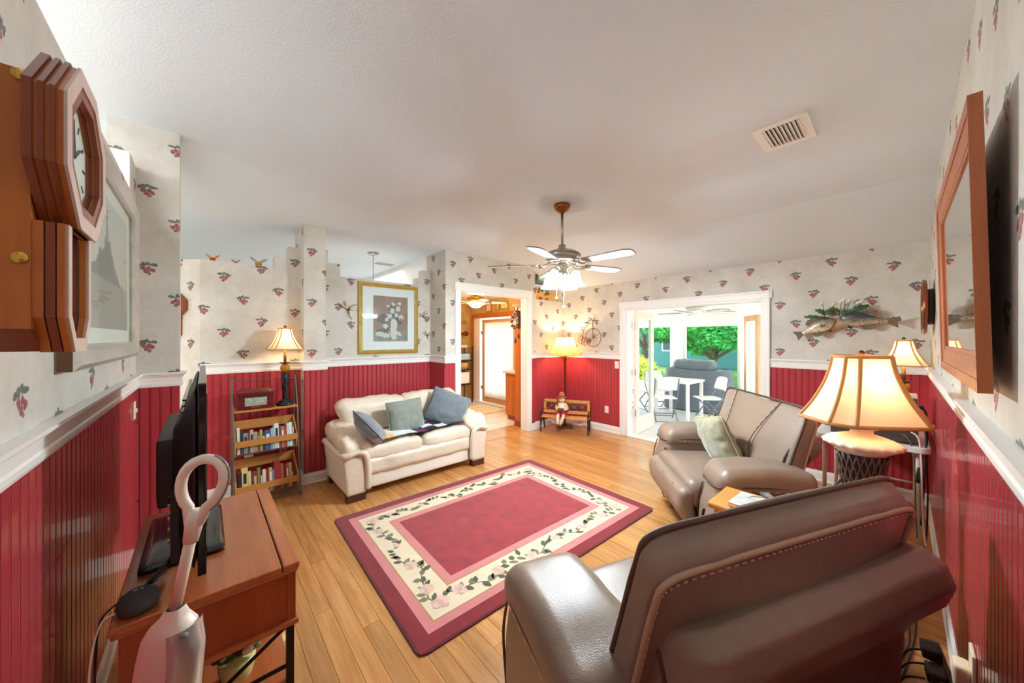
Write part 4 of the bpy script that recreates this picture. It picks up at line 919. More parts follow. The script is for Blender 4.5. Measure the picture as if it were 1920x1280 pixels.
# small hall clock on the diagonal wall, half hidden by the wing
hc = thing('wall_clock', 'small dark oak octagonal clock on the hall wall, half hidden behind the wall end', 'clock', (0, 0, 0)); hc.matrix_world = dg
HB = MB().prism([(p[0], p[1]) for p in octa(.215, 1.86, .105)], .0, .05, 'y'); obj('bezel', HB, CLKD, hc); obj('dial', MB().prism(octa(.215, 1.86, .075), .05, .053, 'y'), DIAL, hc); obj('pendulum_case', MB().prism([(.165, 1.76), (.165, 1.58), (.19, 1.555), (.24, 1.555), (.265, 1.58), (.265, 1.76)], 0, .04, 'y'), CLKD, hc)

# ================================================================ BOOKCASE
BCO = wood('bookcase_oak', (206, 148, 78), (174, 112, 52), .4, 0, 5.)
IRON = mat('grey_iron_rod', (112, 104, 98), .4, .7)
bc = thing('bookcase', 'three tier bookcase of oak troughs in a leaning iron frame, beside the loveseat', 'bookcase', (0, 0, 0))
BX0, BX1 = .198, .712
for x in (BX0, BX1):
    obj('side_rail', MB().tube(bez([(x, 3.955, 0), (x, 4.03, .45), (x, 4.12, .88), (x, 4.22, 1.13), (x, 4.25, 1.155), (x, 4.275, 1.13), (x, 4.28, 1.0), (x, 4.285, 0)], 6), .007, 8), IRON, bc, True)
    obj('foot', MB().lathe([(.012, 0), (.012, .02), (.008, .03)], 10, (x, 3.955, 0)), IRON, bc)
for z, y in ((1.135, 4.225), (.03, 3.965), (.03, 4.285)): obj('cross_rod', MB().tube([(BX0, y, z), (BX1, y, z)], .004, 6), IRON, bc)
obj('top_shelf', MB().box(BX0 + .006, BX1 - .006, 4.085, 4.275, .85, .87), BCO, bc, bev=.003)
def trough(yf, zf, yb, zb, zbot):
    """slatted trough tilted back: front lip, back board, sides, wire bottom"""
    x0, x1 = BX0 + .008, BX1 - .008
    obj('front_lip', MB().bar((x0, yf, zf), (x1, yf, zf), .056, .012, (0, 1, 0)), BCO, bc); obj('back_board', MB().bar((x0, yb, zb - .04), (x1, yb, zb - .04), .085, .012, (0, 1, 0)), BCO, bc)
    for x in (x0 + .006, x1 - .006):
        obj('end_board', MB().prism([(yf, zf - .026), (yf, zf + .026), (yb, zb), (yb, zb - .10), (yf + .165, zbot - .055), (yf, zbot - .01)], x - .006, x + .006, 'x'), BCO, bc)
    for k in range(4):
        f = k / 3; obj('bottom_rod', MB().tube([(x0, yf + .012 + .15 * f, zbot - .008 - .04 * f), (x1, yf + .012 + .15 * f, zbot - .008 - .04 * f)], .004, 6), IRON, bc)
    obj('wire_rail', MB().tube([(x0, yf, zbot + .004), (x1, yf, zbot + .004)], .0035, 6), IRON, bc)
    for k in range(13): x = x0 + (x1 - x0) * (k + .5) / 13; obj('wire_bar', MB().tube([(x, yf, zbot), (x, yf, zf - .02)], .0018, 5), IRON, bc)
trough(4.045, .565, 4.255, .745, .468); trough(3.975, .165, 4.235, .372, .085)
PAGE = mat('book_pages', (238, 228, 206), .8, stretch=(1, 1, 60), vary=(40, .06))
ORD = ['leftmost', 'second', 'third', 'fourth', 'fifth', 'sixth', 'seventh', 'eighth', 'ninth', 'tenth', 'eleventh', 'twelfth', 'thirteenth', 'fourteenth', 'fifteenth', 'sixteenth', 'seventeenth', 'eighteenth']
def book(x, wd_, h_, d_, col, cname, k, tier, y, z, tilt, titled):
    lab = '%s book %son the %s tier of the bookcase' % (cname, '' if k == 0 else '', tier)
    lab = (ORD[k] + ' book, ' if k == 0 else ORD[k] + ' book from the left, ') + cname + ', on the ' + tier + ' tier of the bookcase'
    b = thing('book', lab, 'book', (x, y, z), 0, 'books on the ' + tier + ' tier'); b.rotation_euler = (R(-tilt), 0, 0)
    cm = mat('cover_%d_%d_%d' % col, col, .5)
    obj('cover', MB().box(-wd_ / 2, -wd_ / 2 + .0022, 0, d_, 0, h_).box(wd_ / 2 - .0022, wd_ / 2, 0, d_, 0, h_).box(-wd_ / 2, wd_ / 2, -.001, .0022, 0, h_), cm, b); obj('page_block', MB().box(-wd_ / 2 + .0022, wd_ / 2 - .0022, .0022, d_ - .004, .004, h_ - .004), PAGE, b)
    if titled: obj('spine_label', MB().box(-wd_ * .28, wd_ * .28, -.0018, 0, h_ * .45, h_ * .8), mat('spine_%s' % titled[0], titled[1], .5), b)
GLD = ('gold', (206, 170, 96)); WHT = ('white', (232, 230, 224)); BLK = ('black', (30, 30, 32))
mid = [(.022, .215, (222, 218, 212), 'tall white spined', None), (.026, .19, (52, 48, 48), 'black', None), (.032, .165, (150, 146, 138), 'grey', BLK), (.016, .16, (92, 84, 76), 'dark taupe', None), (.026, .185, (188, 170, 178), 'pale mauve', BLK), (.030, .165, (160, 152, 126), 'olive grey', None), (.018, .16, (128, 72, 50), 'rust brown', GLD), (.020, .175, (176, 172, 70), 'yellow green', None), (.018, .15, (40, 52, 60), 'near black', WHT), (.046, .165, (58, 84, 138), 'wide royal blue', WHT), (.030, .175, (150, 186, 206), 'sky blue', None), (.036, .212, (226, 224, 220), 'tallest white', BLK), (.018, .19, (88, 84, 90), 'charcoal', None), (.026, .18, (196, 112, 62), 'orange brown', WHT), (.020, .17, (176, 60, 50), 'brick red', None), (.022, .20, (206, 214, 206), 'pale green', None), (.022, .205, (236, 234, 230), 'plain white', None), (.020, .20, (96, 132, 84), 'leaf green', WHT)]
x = BX0 + .028
for k, (wd_, h_, c, cn, ti) in enumerate(mid):
    book(x + wd_ / 2, wd_ - .001, h_ * 1.14, .125, c, cn, k, 'middle', 4.060, .471, 15, ti); x += wd_ + .0006
low = [(.030, .20, (62, 32, 44), 'plum', None), (.044, .235, (222, 200, 130), 'wide yellow and black', BLK), (.022, .20, (214, 206, 120), 'lemon yellow', None), (.012, .185, (60, 66, 100), 'thin navy', None), (.034, .19, (142, 32, 40), 'maroon', GLD), (.022, .215, (120, 118, 60), 'olive', None), (.014, .18, (52, 46, 44), 'thin black', WHT), (.026, .19, (226, 206, 178), 'cream', None), (.022, .185, (120, 40, 40), 'dark red', None), (.026, .195, (196, 168, 110), 'tan', WHT), (.014, .175, (120, 140, 170), 'thin blue', None), (.050, .24, (160, 40, 40), 'widest red', None), (.026, .21, (196, 90, 62), 'vermilion', None), (.016, .195, (70, 44, 40), 'dark brown', None), (.022, .20, (206, 84, 50), 'orange', WHT), (.026, .205, (200, 172, 120), 'straw', None)]
x = BX0 + .03
for k, (wd_, h_, c, cn, ti) in enumerate(low):
    book(x + wd_ / 2, wd_ - .001, h_ * 1.1, .14, c, cn, k, 'bottom', 3.992, .092, 15, ti); x += wd_ + .0012
# keepsake box with a photograph in its lid
kb = thing('keepsake_box', 'dark cherry keepsake box with a photo in front, on top of the bookcase', 'box', (.37, 4.165, .87))
MAH = wood('dark_mahogany', (116, 40, 36), (84, 24, 26), .25, 0, 5., coat=.3)
obj('box_body', MB().box(-.138, .138, -.068, .068, .008, .135), MAH, kb, bev=.003); obj('box_foot', MB().box(-.145, .145, -.075, .075, 0, .012), MAH, kb, bev=.004)
obj('lid', MB().box(-.146, .146, -.076, .076, .137, .165).add([(sx * .14, sy * .07, .165) for sy in (-1, 1) for sx in (-1, 1)] + [(sx * .10, sy * .04, .195) for sy in (-1, 1) for sx in (-1, 1)], [(4, 5, 7, 6), (0, 1, 5, 4), (2, 6, 7, 3), (0, 4, 6, 2), (1, 3, 7, 5)]), MAH, kb, bev=.003)
def photo(t, x, y, z, v):
    k = noi(t, v, 30, 3); c = mixc(t, k, lin((60, 110, 70)), lin((210, 226, 220))); low_ = mth(t, 'LESS_THAN', z, .062)
    return mixc(t, mth(t, 'MULTIPLY', low_, noi(t, v, 55, 2)), c, lin((200, 120, 100)))
obj('photo', MB().box(-.085, .085, -.0705, -.067, .035, .112), print_mat('family_photo', photo), kb); obj('name_plate', MB().box(-.035, .035, -.0705, -.067, .017, .028), mat('pendulum_brass', (212, 170, 80), .25, .9), kb)
# ================================================================ RIGHT WALL
MIRF = wood('mirror_walnut', (178, 100, 52), (136, 66, 30), .35, 2, 6.)
mr = thing('wall_mirror', 'large mirror in a brown moulded wood frame leaning out from the right wall', 'mirror', (1.99, YR + .03, 1.415)); mr.rotation_euler = (R(1.2), 0, R(180))
# local: +y points to the wall after the half turn, so build with -y into the room
mp_ = lambda u, v, d: (-u, -d, .37 + v)
picture_frame(mr, mp_, 1.14, .74, [(0, .03, .024, .022), (.03, .055, .020, .017), (.055, .085, .020, .016), (.085, .10, .015, .015)], MIRF)
obj('mirror_glass', slab(mp_, .96, .56, .008, .011), mat('silvered_glass', (236, 238, 238), .02, 1.), mr); obj('backing_board', slab(mp_, 1.04, .64, .0, .010), mat('brown_backing', (110, 70, 40), .8), mr)
wp = thing('wall_clock', 'round dark bronze clock on the right wall near the back corner', 'clock', (4.33, YR, 1.80)); wp.rotation_euler = (R(-90), 0, 0)
obj('drum', MB().lathe([(.14, 0), (.145, .015), (.14, .035), (.10, .04)], 36), mat('dark_bronze', (66, 44, 34), .35, .5), wp, True)
obj('rim', MB().tube([(.205 * math.cos(R(a)), .205 * math.sin(R(a)), .052) for a in range(0, 360, 6)], .014, 10, True), mat('copper_bronze', (140, 84, 56), .25, .8), wp, True)
obj('dial', MB().lathe([(.20, .046), (.20, .05)], 36), DIAL, wp, True)
# white folding table in the back corner
WP = mat('white_table_plastic', (236, 234, 228), .4); BEI = mat('beige_steel', (212, 200, 176), .4)
ft = thing('folding_table', 'small white folding table with beige legs in the corner by the right wall', 'table', (4.36, .17, 0))
obj('tabletop', MB().prism(rrect(.94, .64, .06), .705, .75), WP, ft, bev=.006)
for sx in (-1, 1):
    for sy in (-1, 1): obj('leg', MB().tube([(sx * .40, sy * .26, 0), (sx * .40, sy * .26, .705)], .014, 10), BEI, ft, True)
    obj('leg_brace', MB().tube([(sx * .40, -.26, .25), (sx * .40, .26, .25)], .009, 8), BEI, ft); obj('stay_bar', MB().tube([(sx * .40, 0, .25), (sx * .12, 0, .70)], .006, 6), BEI, ft)
av = thing('receiver', 'wide black brown audio receiver on the white folding table', 'receiver', (4.17, .15, .75))
obj('cabinet', MB().box(-.23, .14, -.24, .24, .012, .155), mat('brown_black_case', (78, 62, 56), .45, vary=(60, .2)), av, bev=.003)
for sx in (-1, 1):
    for sy in (-1, 1): obj('foot', MB().lathe([(.018, 0), (.016, .014)], 10, (sx * .14 - .045, sy * .2, 0)), MATTE, av)
for k in range(4): obj('knob', MB().lathe([(.012, 0), (.011, .012)], 12), GREYP, av, loc=(-.15 + k * .1, .24, .08), rot=(R(-90), 0, 0))
bx2 = thing('cable_box', 'dark cable box stacked behind on the audio receiver, with a blue plug', 'box', (4.08, .005, .905))
obj('case', MB().box(-.14, .14, -.09, .09, .004, .20), mat('brown_black_case', (78, 62, 56), .45), bx2, bev=.003); obj('lid_edge', MB().box(-.142, .142, -.092, .092, .195, .205), mat('champagne_edge', (206, 190, 166), .4), bx2)
obj('blue_plug', MB().box(-.02, .02, -.125, -.09, .10, .13), mat('blue_plug_plastic', (44, 64, 150), .4), bx2); obj('rubber_foot', MB().box(-.12, .12, -.08, .08, 0, .004), MATTE, bx2)
def cable(label, pts, r_, col, cat='cable', name='cable'):
    return tag(obj(name, MB().tube(bez(pts, 8), r_, 6), mat('cable_%d_%d_%d' % col, col, .45), smooth=True), label, cat)
cable('black cable looping down from the blue plug beside the folding table', [(4.10, -.07, 1.02), (4.06, -.125, 1.0), (4.03, -.135, .85), (4.0, -.13, .66), (3.98, -.135, .4), (3.97, -.13, .12), (3.93, -.12, .02)], .005, (30, 28, 30))
cable('thick black cable with a ferrite bead hanging at the corner of the folding table', [(4.14, -.055, .98), (4.0, -.11, .93), (3.93, -.125, .80), (3.91, -.12, .6), (3.88, -.11, .38), (3.86, -.10, .2)], .006, (34, 32, 34))
cable('pale pink cable hanging among the black cables by the folding table', [(3.98, .02, .86), (3.93, -.08, .83), (3.90, -.10, .70), (3.86, -.105, .45), (3.80, -.11, .22), (3.74, -.12, .10)], .006, (226, 196, 184))
cable('thin grey cable sagging from the audio receiver towards the floor', [(3.98, .06, .84), (3.92, -.04, .80), (3.88, -.07, .6), (3.84, -.075, .3), (3.80, -.08, .12)], .004, (92, 84, 84))
tag(obj('power_brick', MB().rbox((0, 0, 0), (.05, .045, .11), .008, 5), MATTE, smooth=True, loc=(3.905, -.10, .545), rot=(R(6), R(8), 0)), 'black power brick hanging in the bundle of cables', 'adapter')
# power strip and socket adapter at the right edge of the picture
ps = thing('power_strip', 'dark plug-in power strip with two blocks against the right wall baseboard', 'power strip', (2.43, -.115, .0), R(6))
for k in range(2): obj('plug_block', MB().rbox((.03 - .11 * k, .02, .135 - .03 * k), (.085, .06, .045), .006, 5), MATTE, ps, True)
obj('strip_body', MB().rbox((-.02, -.005, .085), (.36, .045, .06), .006, 5), mat('brown_black_case', (78, 62, 56), .45), ps, True)
oc = thing('outlet_adapter', 'cream socket adapter plate on the right wall wainscot beside the power strip', 'outlet', (1.98, YR + .009, .40))
obj('cover_plate', MB().box(-.045, .045, 0, .010, -.075, .075), mat('cream_plastic', (238, 224, 196), .4), oc, bev=.003); obj('adapter_body', MB().rbox((0, .028, -.03), (.075, .04, .09), .01, 5), mat('cream_plastic', (238, 224, 196), .4), oc, True)
for k, (a, b) in enumerate((((1.55, .02), (1.36, -.06)), ((1.62, -.02), (1.33, -.08)), ((1.47, .0), (1.30, -.07)))):
    nm = ('outermost', 'middle', 'innermost')[k]
    cable(nm + ' of the three black cords coiling out of the power strip', [(2.44 - .07 * k, -.07, .135 - .02 * k), (2.40 - .06 * k, -.02, .12 - .02 * k), (2.36 - .05 * k, .02, .03), (2.40, .04 - .025 * k, .008), (2.60 + .06 * k, -.01 - .02 * k, .008), (2.85 + .08 * k, .0 - .03 * k, .008)], .004, (36, 30, 28), 'cord', 'cord')

# ================================================================ THINGS ON THE END TABLE
tz = .605
def mag(label, c, loc, rz, w_=.21, d_=.28, t_=.008, name='magazine'):
    o = thing(name, label, name.split('_')[-1], loc, R(rz)); obj('cover', MB().box(-w_ / 2, w_ / 2, -d_ / 2, d_ / 2, t_ - .001, t_).box(-w_ / 2, w_ / 2, -d_ / 2, d_ / 2, 0, .001), mat('mag_%d_%d_%d' % c, c, .35, vary=(12, .25)), o); obj('pages', MB().box(-w_ / 2 + .001, w_ / 2 - .001, -d_ / 2 + .001, d_ / 2 - .001, .001, t_ - .001), PAGE, o); return o
mag('dark bottom magazine of the stack on the end table', (64, 56, 52), (2.30, .50, tz), 8); mag('orange middle magazine of the stack on the end table', (196, 120, 72), (2.295, .505, tz + .008), 4); mag('pale blue top magazine of the stack on the end table', (196, 208, 210), (2.30, .50, tz + .016), -3)
rm = thing('remote_control', 'small grey remote control lying on the end table', 'remote', (2.47, .51, tz), R(-52))
obj('remote_body', MB().rbox((0, 0, .011), (.048, .125, .02), .008, 6), mat('remote_grey', (82, 86, 94), .4), rm, True)
for i in range(3):
    for j in range(5): obj('button', MB().box(-.015 + i * .012, -.007 + i * .012, -.045 + j * .017, -.035 + j * .017, .020, .0225), mat('remote_button', (168, 176, 186), .5), rm)
gl = thing('eyeglasses', 'thin framed eyeglasses folded on the magazines of the end table', 'glasses', (2.33, .44, tz + .0245), R(20))
for s in (-1, 1):
    obj('rim', MB().tube([(s * .032 + .024 * math.cos(R(a)), 0, .018 + .016 * math.sin(R(a))) for a in range(0, 360, 20)], .0014, 6, True), BRONZE, gl, True); obj('temple', MB().tube([(s * .056, 0, .022), (s * .054, .11, .016), (s * .05, .13, .004)], .0015, 6), BRONZE, gl); obj('lens', MB().lathe([(.022, 0), (.022, .001)], 16), PANE, gl, loc=(s * .032, 0, .018), rot=(R(90), 0, 0))
obj('bridge', MB().tube([(-.009, 0, .022), (0, 0, .026), (.009, 0, .022)], .0014, 6), BRONZE, gl)
tag(obj('paper_slip', MB().add([(-.05, -.06, .001), (.05, -.055, .001), (.045, .06, .03), (-.05, .055, .025), (-.05, -.06, .003), (.05, -.055, .003), (.045, .06, .032), (-.05, .055, .027)], [(3, 2, 1, 0), (4, 5, 6, 7), (0, 1, 5, 4), (1, 2, 6, 5), (2, 3, 7, 6), (3, 0, 4, 7)]), mat('note_paper', (244, 232, 214), .8), loc=(2.53, .36, tz + .0), rot=(0, 0, R(30))), 'cream paper slip curling up on the end table below the lamp', 'paper')

# ================================================================ BACK WALL: bicycle, fish mount, switches
bk = thing('bicycle_ornament', 'copper wire high-wheel bicycle ornament on the back wall beside the floor lamp', 'ornament', (XB - .035, 3.565, 1.40))
COP = mat('rusted_copper', (132, 78, 46), .4, .6)
# local: +y runs left in the picture
big = [(0, -.075 + .155 * math.cos(R(a)), .16 + .155 * math.sin(R(a))) for a in range(0, 360, 10)]; obj('big_wheel', MB().tube(big, .0045, 6, True), COP, bk, True)
for k in range(12): obj('spoke', MB().tube([(0, -.075, .16), (0, -.075 + .153 * math.cos(R(30 * k)), .16 + .153 * math.sin(R(30 * k)))], .0022, 5), COP, bk)
for cy, cz, r_, x in ((.175, .115, .072, .0), (.125, .085, .065, .02)):
    obj('small_wheel', MB().tube([(x, cy + r_ * math.cos(R(a)), cz + r_ * math.sin(R(a))) for a in range(0, 360, 15)], .004, 6, True), COP, bk, True)
    for k in range(8): obj('spoke', MB().tube([(x, cy, cz), (x, cy + r_ * math.cos(R(45 * k)), cz + r_ * math.sin(R(45 * k)))], .0018, 5), COP, bk)
obj('frame_tube', MB().tube(bez([(0, -.065, .395), (0, .02, .39), (0, .10, .32), (0, .145, .22), (0, .155, .115)], 8), .0055, 8), COP, bk, True); obj('fork', MB().tube([(0, -.07, .16), (0, -.07, .46)], .0055, 8), COP, bk, True)
obj('saddle', MB().ball((0, .055, .415), .05, 12, 8, (.4, 1, .22)), BRONZE, bk, True); obj('handlebar', MB().tube(bez([(0, .02, .50), (0, -.02, .495), (0, -.06, .455), (0, -.09, .455), (0, -.10, .485), (0, -.075, .495)], 6), .005, 8), BRONZE, bk, True)
obj('pedal_crank', MB().tube([(-.01, -.075, .16), (-.01, -.105, .16), (-.01, -.105, .215)], .006, 6), BRONZE, bk, True); obj('scroll', MB().tube([(.0, .03 + .05 * (1 - k / 30) * math.cos(k * .45), .10 + .05 * (1 - k / 30) * math.sin(k * .45)) for k in range(28)], .0035, 6), COP, bk, True); obj('wall_peg', MB().tube([(0, -.07, .30), (.035, -.07, .30)], .004, 6), COP, bk)

fm = thing('fish_mount', 'two mounted crappie fish on driftwood with leaves and white flowers, on the back wall', 'fish mount', (XB, .40, 1.70))
DRIFT = wood('driftwood', (204, 172, 140), (158, 124, 96), .7, 1, 8.)
def drift(u, v):
    y = .28 - .56 * v; r_ = .075 + .02 * math.sin(v * 9) ; a = 2 * math.pi * u
    e = min(1, min(v, 1 - v) * 9 + .12) ** .5
    return (-.06 + .055 * e * math.cos(a), y, .0 + .09 * (v - .4) + r_ * e * math.sin(a) * (1 + .1 * math.sin(a * 3 + v * 12)) + .01 * math.sin(v * 14))
obj('driftwood', MB().grid(drift, 22, 30, True), DRIFT, fm, True)
def fishmat():
    m, t, b = nt('crappie_skin'); v = coords(t); sp_ = nd(t, 'ShaderNodeSeparateXYZ'); t.links.new(v, sp_.inputs[0])
    k = mth(t, 'MULTIPLY_ADD', sp_.outputs[2], 9., .5); belly = mixc(t, k, lin((226, 208, 168)), lin((58, 62, 66)))
    vo = nd(t, 'ShaderNodeTexVoronoi', i_Scale=70.); t.links.new(v, vo.inputs['Vector']); spot = mth(t, 'LESS_THAN', vo.outputs['Distance'], .36)
    t.links.new(mixc(t, mth(t, 'MULTIPLY', spot, .75), belly, lin((36, 36, 38))), b.inputs['Base Color']); b.inputs['Roughness'].default_value = .25; return m
FISH = fishmat(); FIN = mat('fish_fin', (104, 88, 72), .5, vary=(50, .4)); EYE_ = mat('fish_eye', (200, 170, 60), .2); FDK = mat('fish_dark', (30, 30, 34), .3)
def fish(loc, rx, s, L=.30):
    """head towards -y*s"""
    M = Matrix.Translation(loc) @ Matrix.Rotation(rx, 4, 'X') @ Matrix.Diagonal((1, s, 1, 1))
    prof = [(0, .006, 0), (.03, .022, -.004), (.08, .045, 0), (.16, .068, .004), (.24, .074, .004), (.34, .068, .002), (.46, .052, 0), (.58, .034, 0), (.70, .020, 0), (.78, .016, 0)]
    def f(u, v):
        P = v * (len(prof) - 1); i = min(int(P), len(prof) - 2); k = P - i; a = 2 * math.pi * u
        t_, h_, c_ = [prof[i][q] * (1 - k) + prof[i + 1][q] * k for q in range(3)]
        return (-.028 * (h_ / .074) ** .7 * math.cos(a), -L / 2 + t_ * L / .78 * .82, c_ + h_ * math.sin(a))
    o = obj('fish_body', MB(M).grid(f, 20, 28, True), FISH, fm, True); o.data.flip_normals() if s < 0 else None
    y = lambda q: -L / 2 + q * L / .78 * .82
    obj('tail_fin', MB(M).prism([(y(.74), .014), (y(.95), .055), (y(.92), 0), (y(.95), -.055), (y(.74), -.014)], -.004, .004, 'x'), FIN, o); obj('dorsal_fin', MB(M).prism([(y(.26), .066), (y(.36), .098), (y(.50), .102), (y(.60), .074), (y(.56), .036), (y(.40), .058)], -.003, .003, 'x'), FIN, o)
    obj('anal_fin', MB(M).prism([(y(.34), -.062), (y(.44), -.096), (y(.56), -.088), (y(.60), -.04), (y(.46), -.05)], -.003, .003, 'x'), FIN, o); obj('pectoral_fin', MB(M).prism([(y(.22), -.01), (y(.32), .008), (y(.34), -.02), (y(.24), -.03)], -.034, -.030, 'x'), FIN, o); obj('pelvic_fin', MB(M).prism([(y(.18), -.07), (y(.26), -.078), (y(.24), -.10), (y(.18), -.095)], -.012, -.008, 'x'), FDK, o)
    e = obj('eye', MB(M).ball((-.017, y(.075), .014), .010, 10, 7, (.6, 1, 1)), EYE_, o, True); obj('pupil', MB(M).ball((-.022, y(.075), .014), .005, 8, 6, (.6, 1, 1)), FDK, o, True)
fish((-.13, .21, -.045), R(-28), 1, .36); fish((-.13, -.19, .03), R(8), -1, .42)
LG2 = mat('dark_lily_leaf', (52, 92, 44), .4, vary=(20, .3))
for k, (y, z, L, W, a) in enumerate(((.22, .075, .16, .05, 12), (.16, .135, .10, .05, 30), (.10, .12, .10, .055, -20), (.05, .15, .09, .04, 25), (-.04, .10, .09, .08, 60), (-.09, .125, .14, .06, -12), (-.13, .155, .14, .055, -20), (-.17, .10, .16, .045, -8))):
    M = Matrix.Translation((-.12, y, z)) @ Matrix.Rotation(R(a), 4, 'X') @ Matrix.Rotation(R(25), 4, 'Y')
    obj('lily_leaf', MB(M).grid(lambda u, v: (-.02 * math.sin(v * 3.14) + .012 * abs(u - .5) * 4, (v - .5) * L, (u - .5) * W * math.sin(min(.97, v + .03) * 3.14159) ** .6 * 2 * .5 + .006 * math.sin(v * 20)), 5, 12), LG2, fm, True)
for k, (y, z, y0) in enumerate(((.145, .215, .13), (.06, .20, .10), (-.0, .225, .02), (-.02, .24, -.03), (-.06, .225, -.03), (-.12, .20, -.05), (-.145, .21, -.06))):
    obj('flower_stem', MB().tube(bez([(-.10, y0, .08), (-.12, (y + y0) / 2, .15), (-.13, y, z - .01)], 5), .0028, 5), LG2, fm, True)
    f_ = obj('flower', MB().ball((-.135, y, z), .016, 9, 6, (1, 1, .8)), mat('white_bloom', (250, 246, 232), .6), fm, True); obj('flower_heart', MB().ball((-.15, y, z - .004), .007, 7, 5), mat('yellow_heart', (214, 190, 90), .6), f_, True)
IVORY = mat('ivory_switch', (240, 228, 206), .4)
def plate(label, loc, rz, kind):
    t = thing('light_switch' if kind == 's' else 'wall_outlet', label, 'switch' if kind == 's' else 'outlet', loc, rz)      # local -y out of the wall
    obj('cover_plate', MB().box(-.036, .036, -.007, 0, -.058, .058), IVORY, t, bev=.003)
    if kind == 's':
        for x in (-.014, .014): obj('toggle', MB().box(x - .005, x + .005, -.016, -.006, -.012, .012), IVORY, t)
    else:
        for z in (-.022, .022):
            f_ = obj('socket_face', MB().lathe([(.016, 0), (.016, .003)], 16), IVORY, t, loc=(0, -.007, z), rot=(R(90), 0, 0))
            for x in (-.006, .006): obj('slot', MB().box(x - .0015, x + .0015, -.006, .004, .0028, .0034), MATTE, f_)
    return t
plate('ivory light switch on the red wainscot just left of the french doors', (XB - .008, 3.05, 1.115), R(-90), 's'); plate('ivory outlet low on the red wainscot left of the french doors', (XB - .008, 3.24, .365), R(-90), 'o')
plate('ivory switch plate high on the left wall wainscot, next to the wall end', (XL + .008, 3.30, 1.08), R(90), 's'); plate('ivory outlet between the two book tiers behind the bookcase', (.335, 4.36 - .008, .41), 0, 'o')
# ceiling register
vn = thing('ceiling_vent', 'white louvred air vent in the ceiling above the recliner by the french doors', 'vent', (2.54, .452, 2.755))
for b in ((-.165, .165, .085, .125), (-.165, .165, -.125, -.085), (-.165, -.125, -.085, .085), (.125, .165, -.085, .085)): obj('frame_rail', MB().box(b[0], b[1], b[2], b[3], -.012, 0), TRIM, vn)
obj('duct_throat', MB().box(-.125, .125, -.085, .085, -.003, -.001), mat('duct_dark', (40, 34, 30), .9), vn)
for k in range(9): obj('louvre', MB(Matrix.Translation((0, -.076 + k * .019, -.009)) @ Matrix.Rotation(R(38), 4, 'X')).box(-.124, .124, -.011, .011, -.0012, .0012), TRIM, vn)

# ================================================================ BENCH AND FIGURINE IN THE FAR CORNER
bn = thing('garden_bench', 'small oak slat bench with black iron ends in front of the floor lamp', 'bench', (4.475, 3.70, 0), R(-60.5))      # local x along the seat, +y to the back
IRB = mat('black_cast_iron', (40, 40, 42), .45, .5)
for s in (-1, 1):
    x = s * .385
    obj('iron_end', MB().tube(bez([(x, -.125, 0), (x, -.105, .12), (x, -.12, .215), (x, -.08, .235), (x, .08, .225), (x, .125, .30), (x, .16, .50)], 6), .012, 8).tube(bez([(x, .145, 0), (x, .115, .12), (x, .09, .225)], 6), .012, 8).tube(bez([(x, -.12, .235), (x, -.13, .31), (x, -.06, .345), (x, .12, .33)], 6), .009, 8).tube([(x, -.06 + .035 * math.cos(R(a)), .285 + .03 * math.sin(R(a))) for a in range(0, 360, 20)], .006, 6, True).tube(bez([(x, -.10, .13), (x, -.02, .17), (x, .10, .13)], 6), .007, 6), IRB, bn, True)
for k in range(4): obj('seat_slat', MB().box(-.40, .40, -.115 + k * .052, -.071 + k * .052, .235, .250), HONEY, bn, bev=.004)
def slatb(z, h_, nm='back_slat', x0=-.39, x1=.39): f = (z - .225) / .275; return obj(nm, MB().box(x0, x1, .075 + .075 * f, .092 + .075 * f, z - h_ / 2, z + h_ / 2), HONEY, bn, bev=.004)
slatb(.475, .05); slatb(.30, .05)
for s in (-1, 1): slatb(.388, .13, 'back_post', s * .37 - .022, s * .37 + .022)
sc2 = [Vector((x * .33, .118, .388 + .045 * math.sin(x * 9))) for x in [-1 + k / 20 for k in range(41)]]
obj('iron_panel', MB().tube(sc2, .006, 6).tube([Vector((p.x, p.y, .776 - p.z)) for p in sc2], .006, 6).tube([(-.34, .118, .325), (.34, .118, .325)], .005, 6).tube([(-.34, .118, .45), (.34, .118, .45)], .005, 6), mat('verdigris_iron', (86, 100, 88), .5, .3), bn, True)
for k in range(5): obj('iron_rosette', MB().ball((-.26 + k * .13, .112, .388), .034, 10, 6, (1, .25, 1)), mat('verdigris_iron', (86, 100, 88), .5, .3), bn, True)

fg = thing('boy_figurine', 'painted boy figurine in red hat and shorts sitting on the small bench', 'figurine', (4.445, 3.745, .252), R(-60.5))
SKIN = mat('figurine_skin', (238, 204, 170), .45); SHIRT = mat('figurine_shirt', (240, 234, 220), .5); YEL = mat('figurine_yellow', (226, 196, 112), .5); REDC = mat('figurine_red', (172, 44, 52), .5); BRN = mat('figurine_brown', (96, 60, 42), .5); HAIR = mat('figurine_hair', (206, 160, 84), .5)
sk = bpy.data.meshes.new('body'); jv = [(0, .02, .045), (0, .03, .12), (0, .025, .19), (0, .02, .225), (-.06, .02, .185), (-.085, -.01, .12), (-.03, -.07, .10), (.06, .02, .185), (.085, -.01, .12), (.03, -.07, .115), (-.04, .0, .04), (-.045, -.13, .03), (-.035, -.15, -.09), (-.035, -.19, -.115), (.04, .0, .04), (.05, -.12, .03), (.015, -.15, -.08), (.0, -.19, -.105)]
je = [(0, 1), (1, 2), (2, 3), (2, 4), (4, 5), (5, 6), (2, 7), (7, 8), (8, 9), (0, 10), (10, 11), (11, 12), (12, 13), (0, 14), (14, 15), (15, 16), (16, 17)]
jr = [.055, .05, .045, .026, .032, .024, .016, .032, .024, .016, .038, .03, .02, .018, .038, .03, .02, .018]
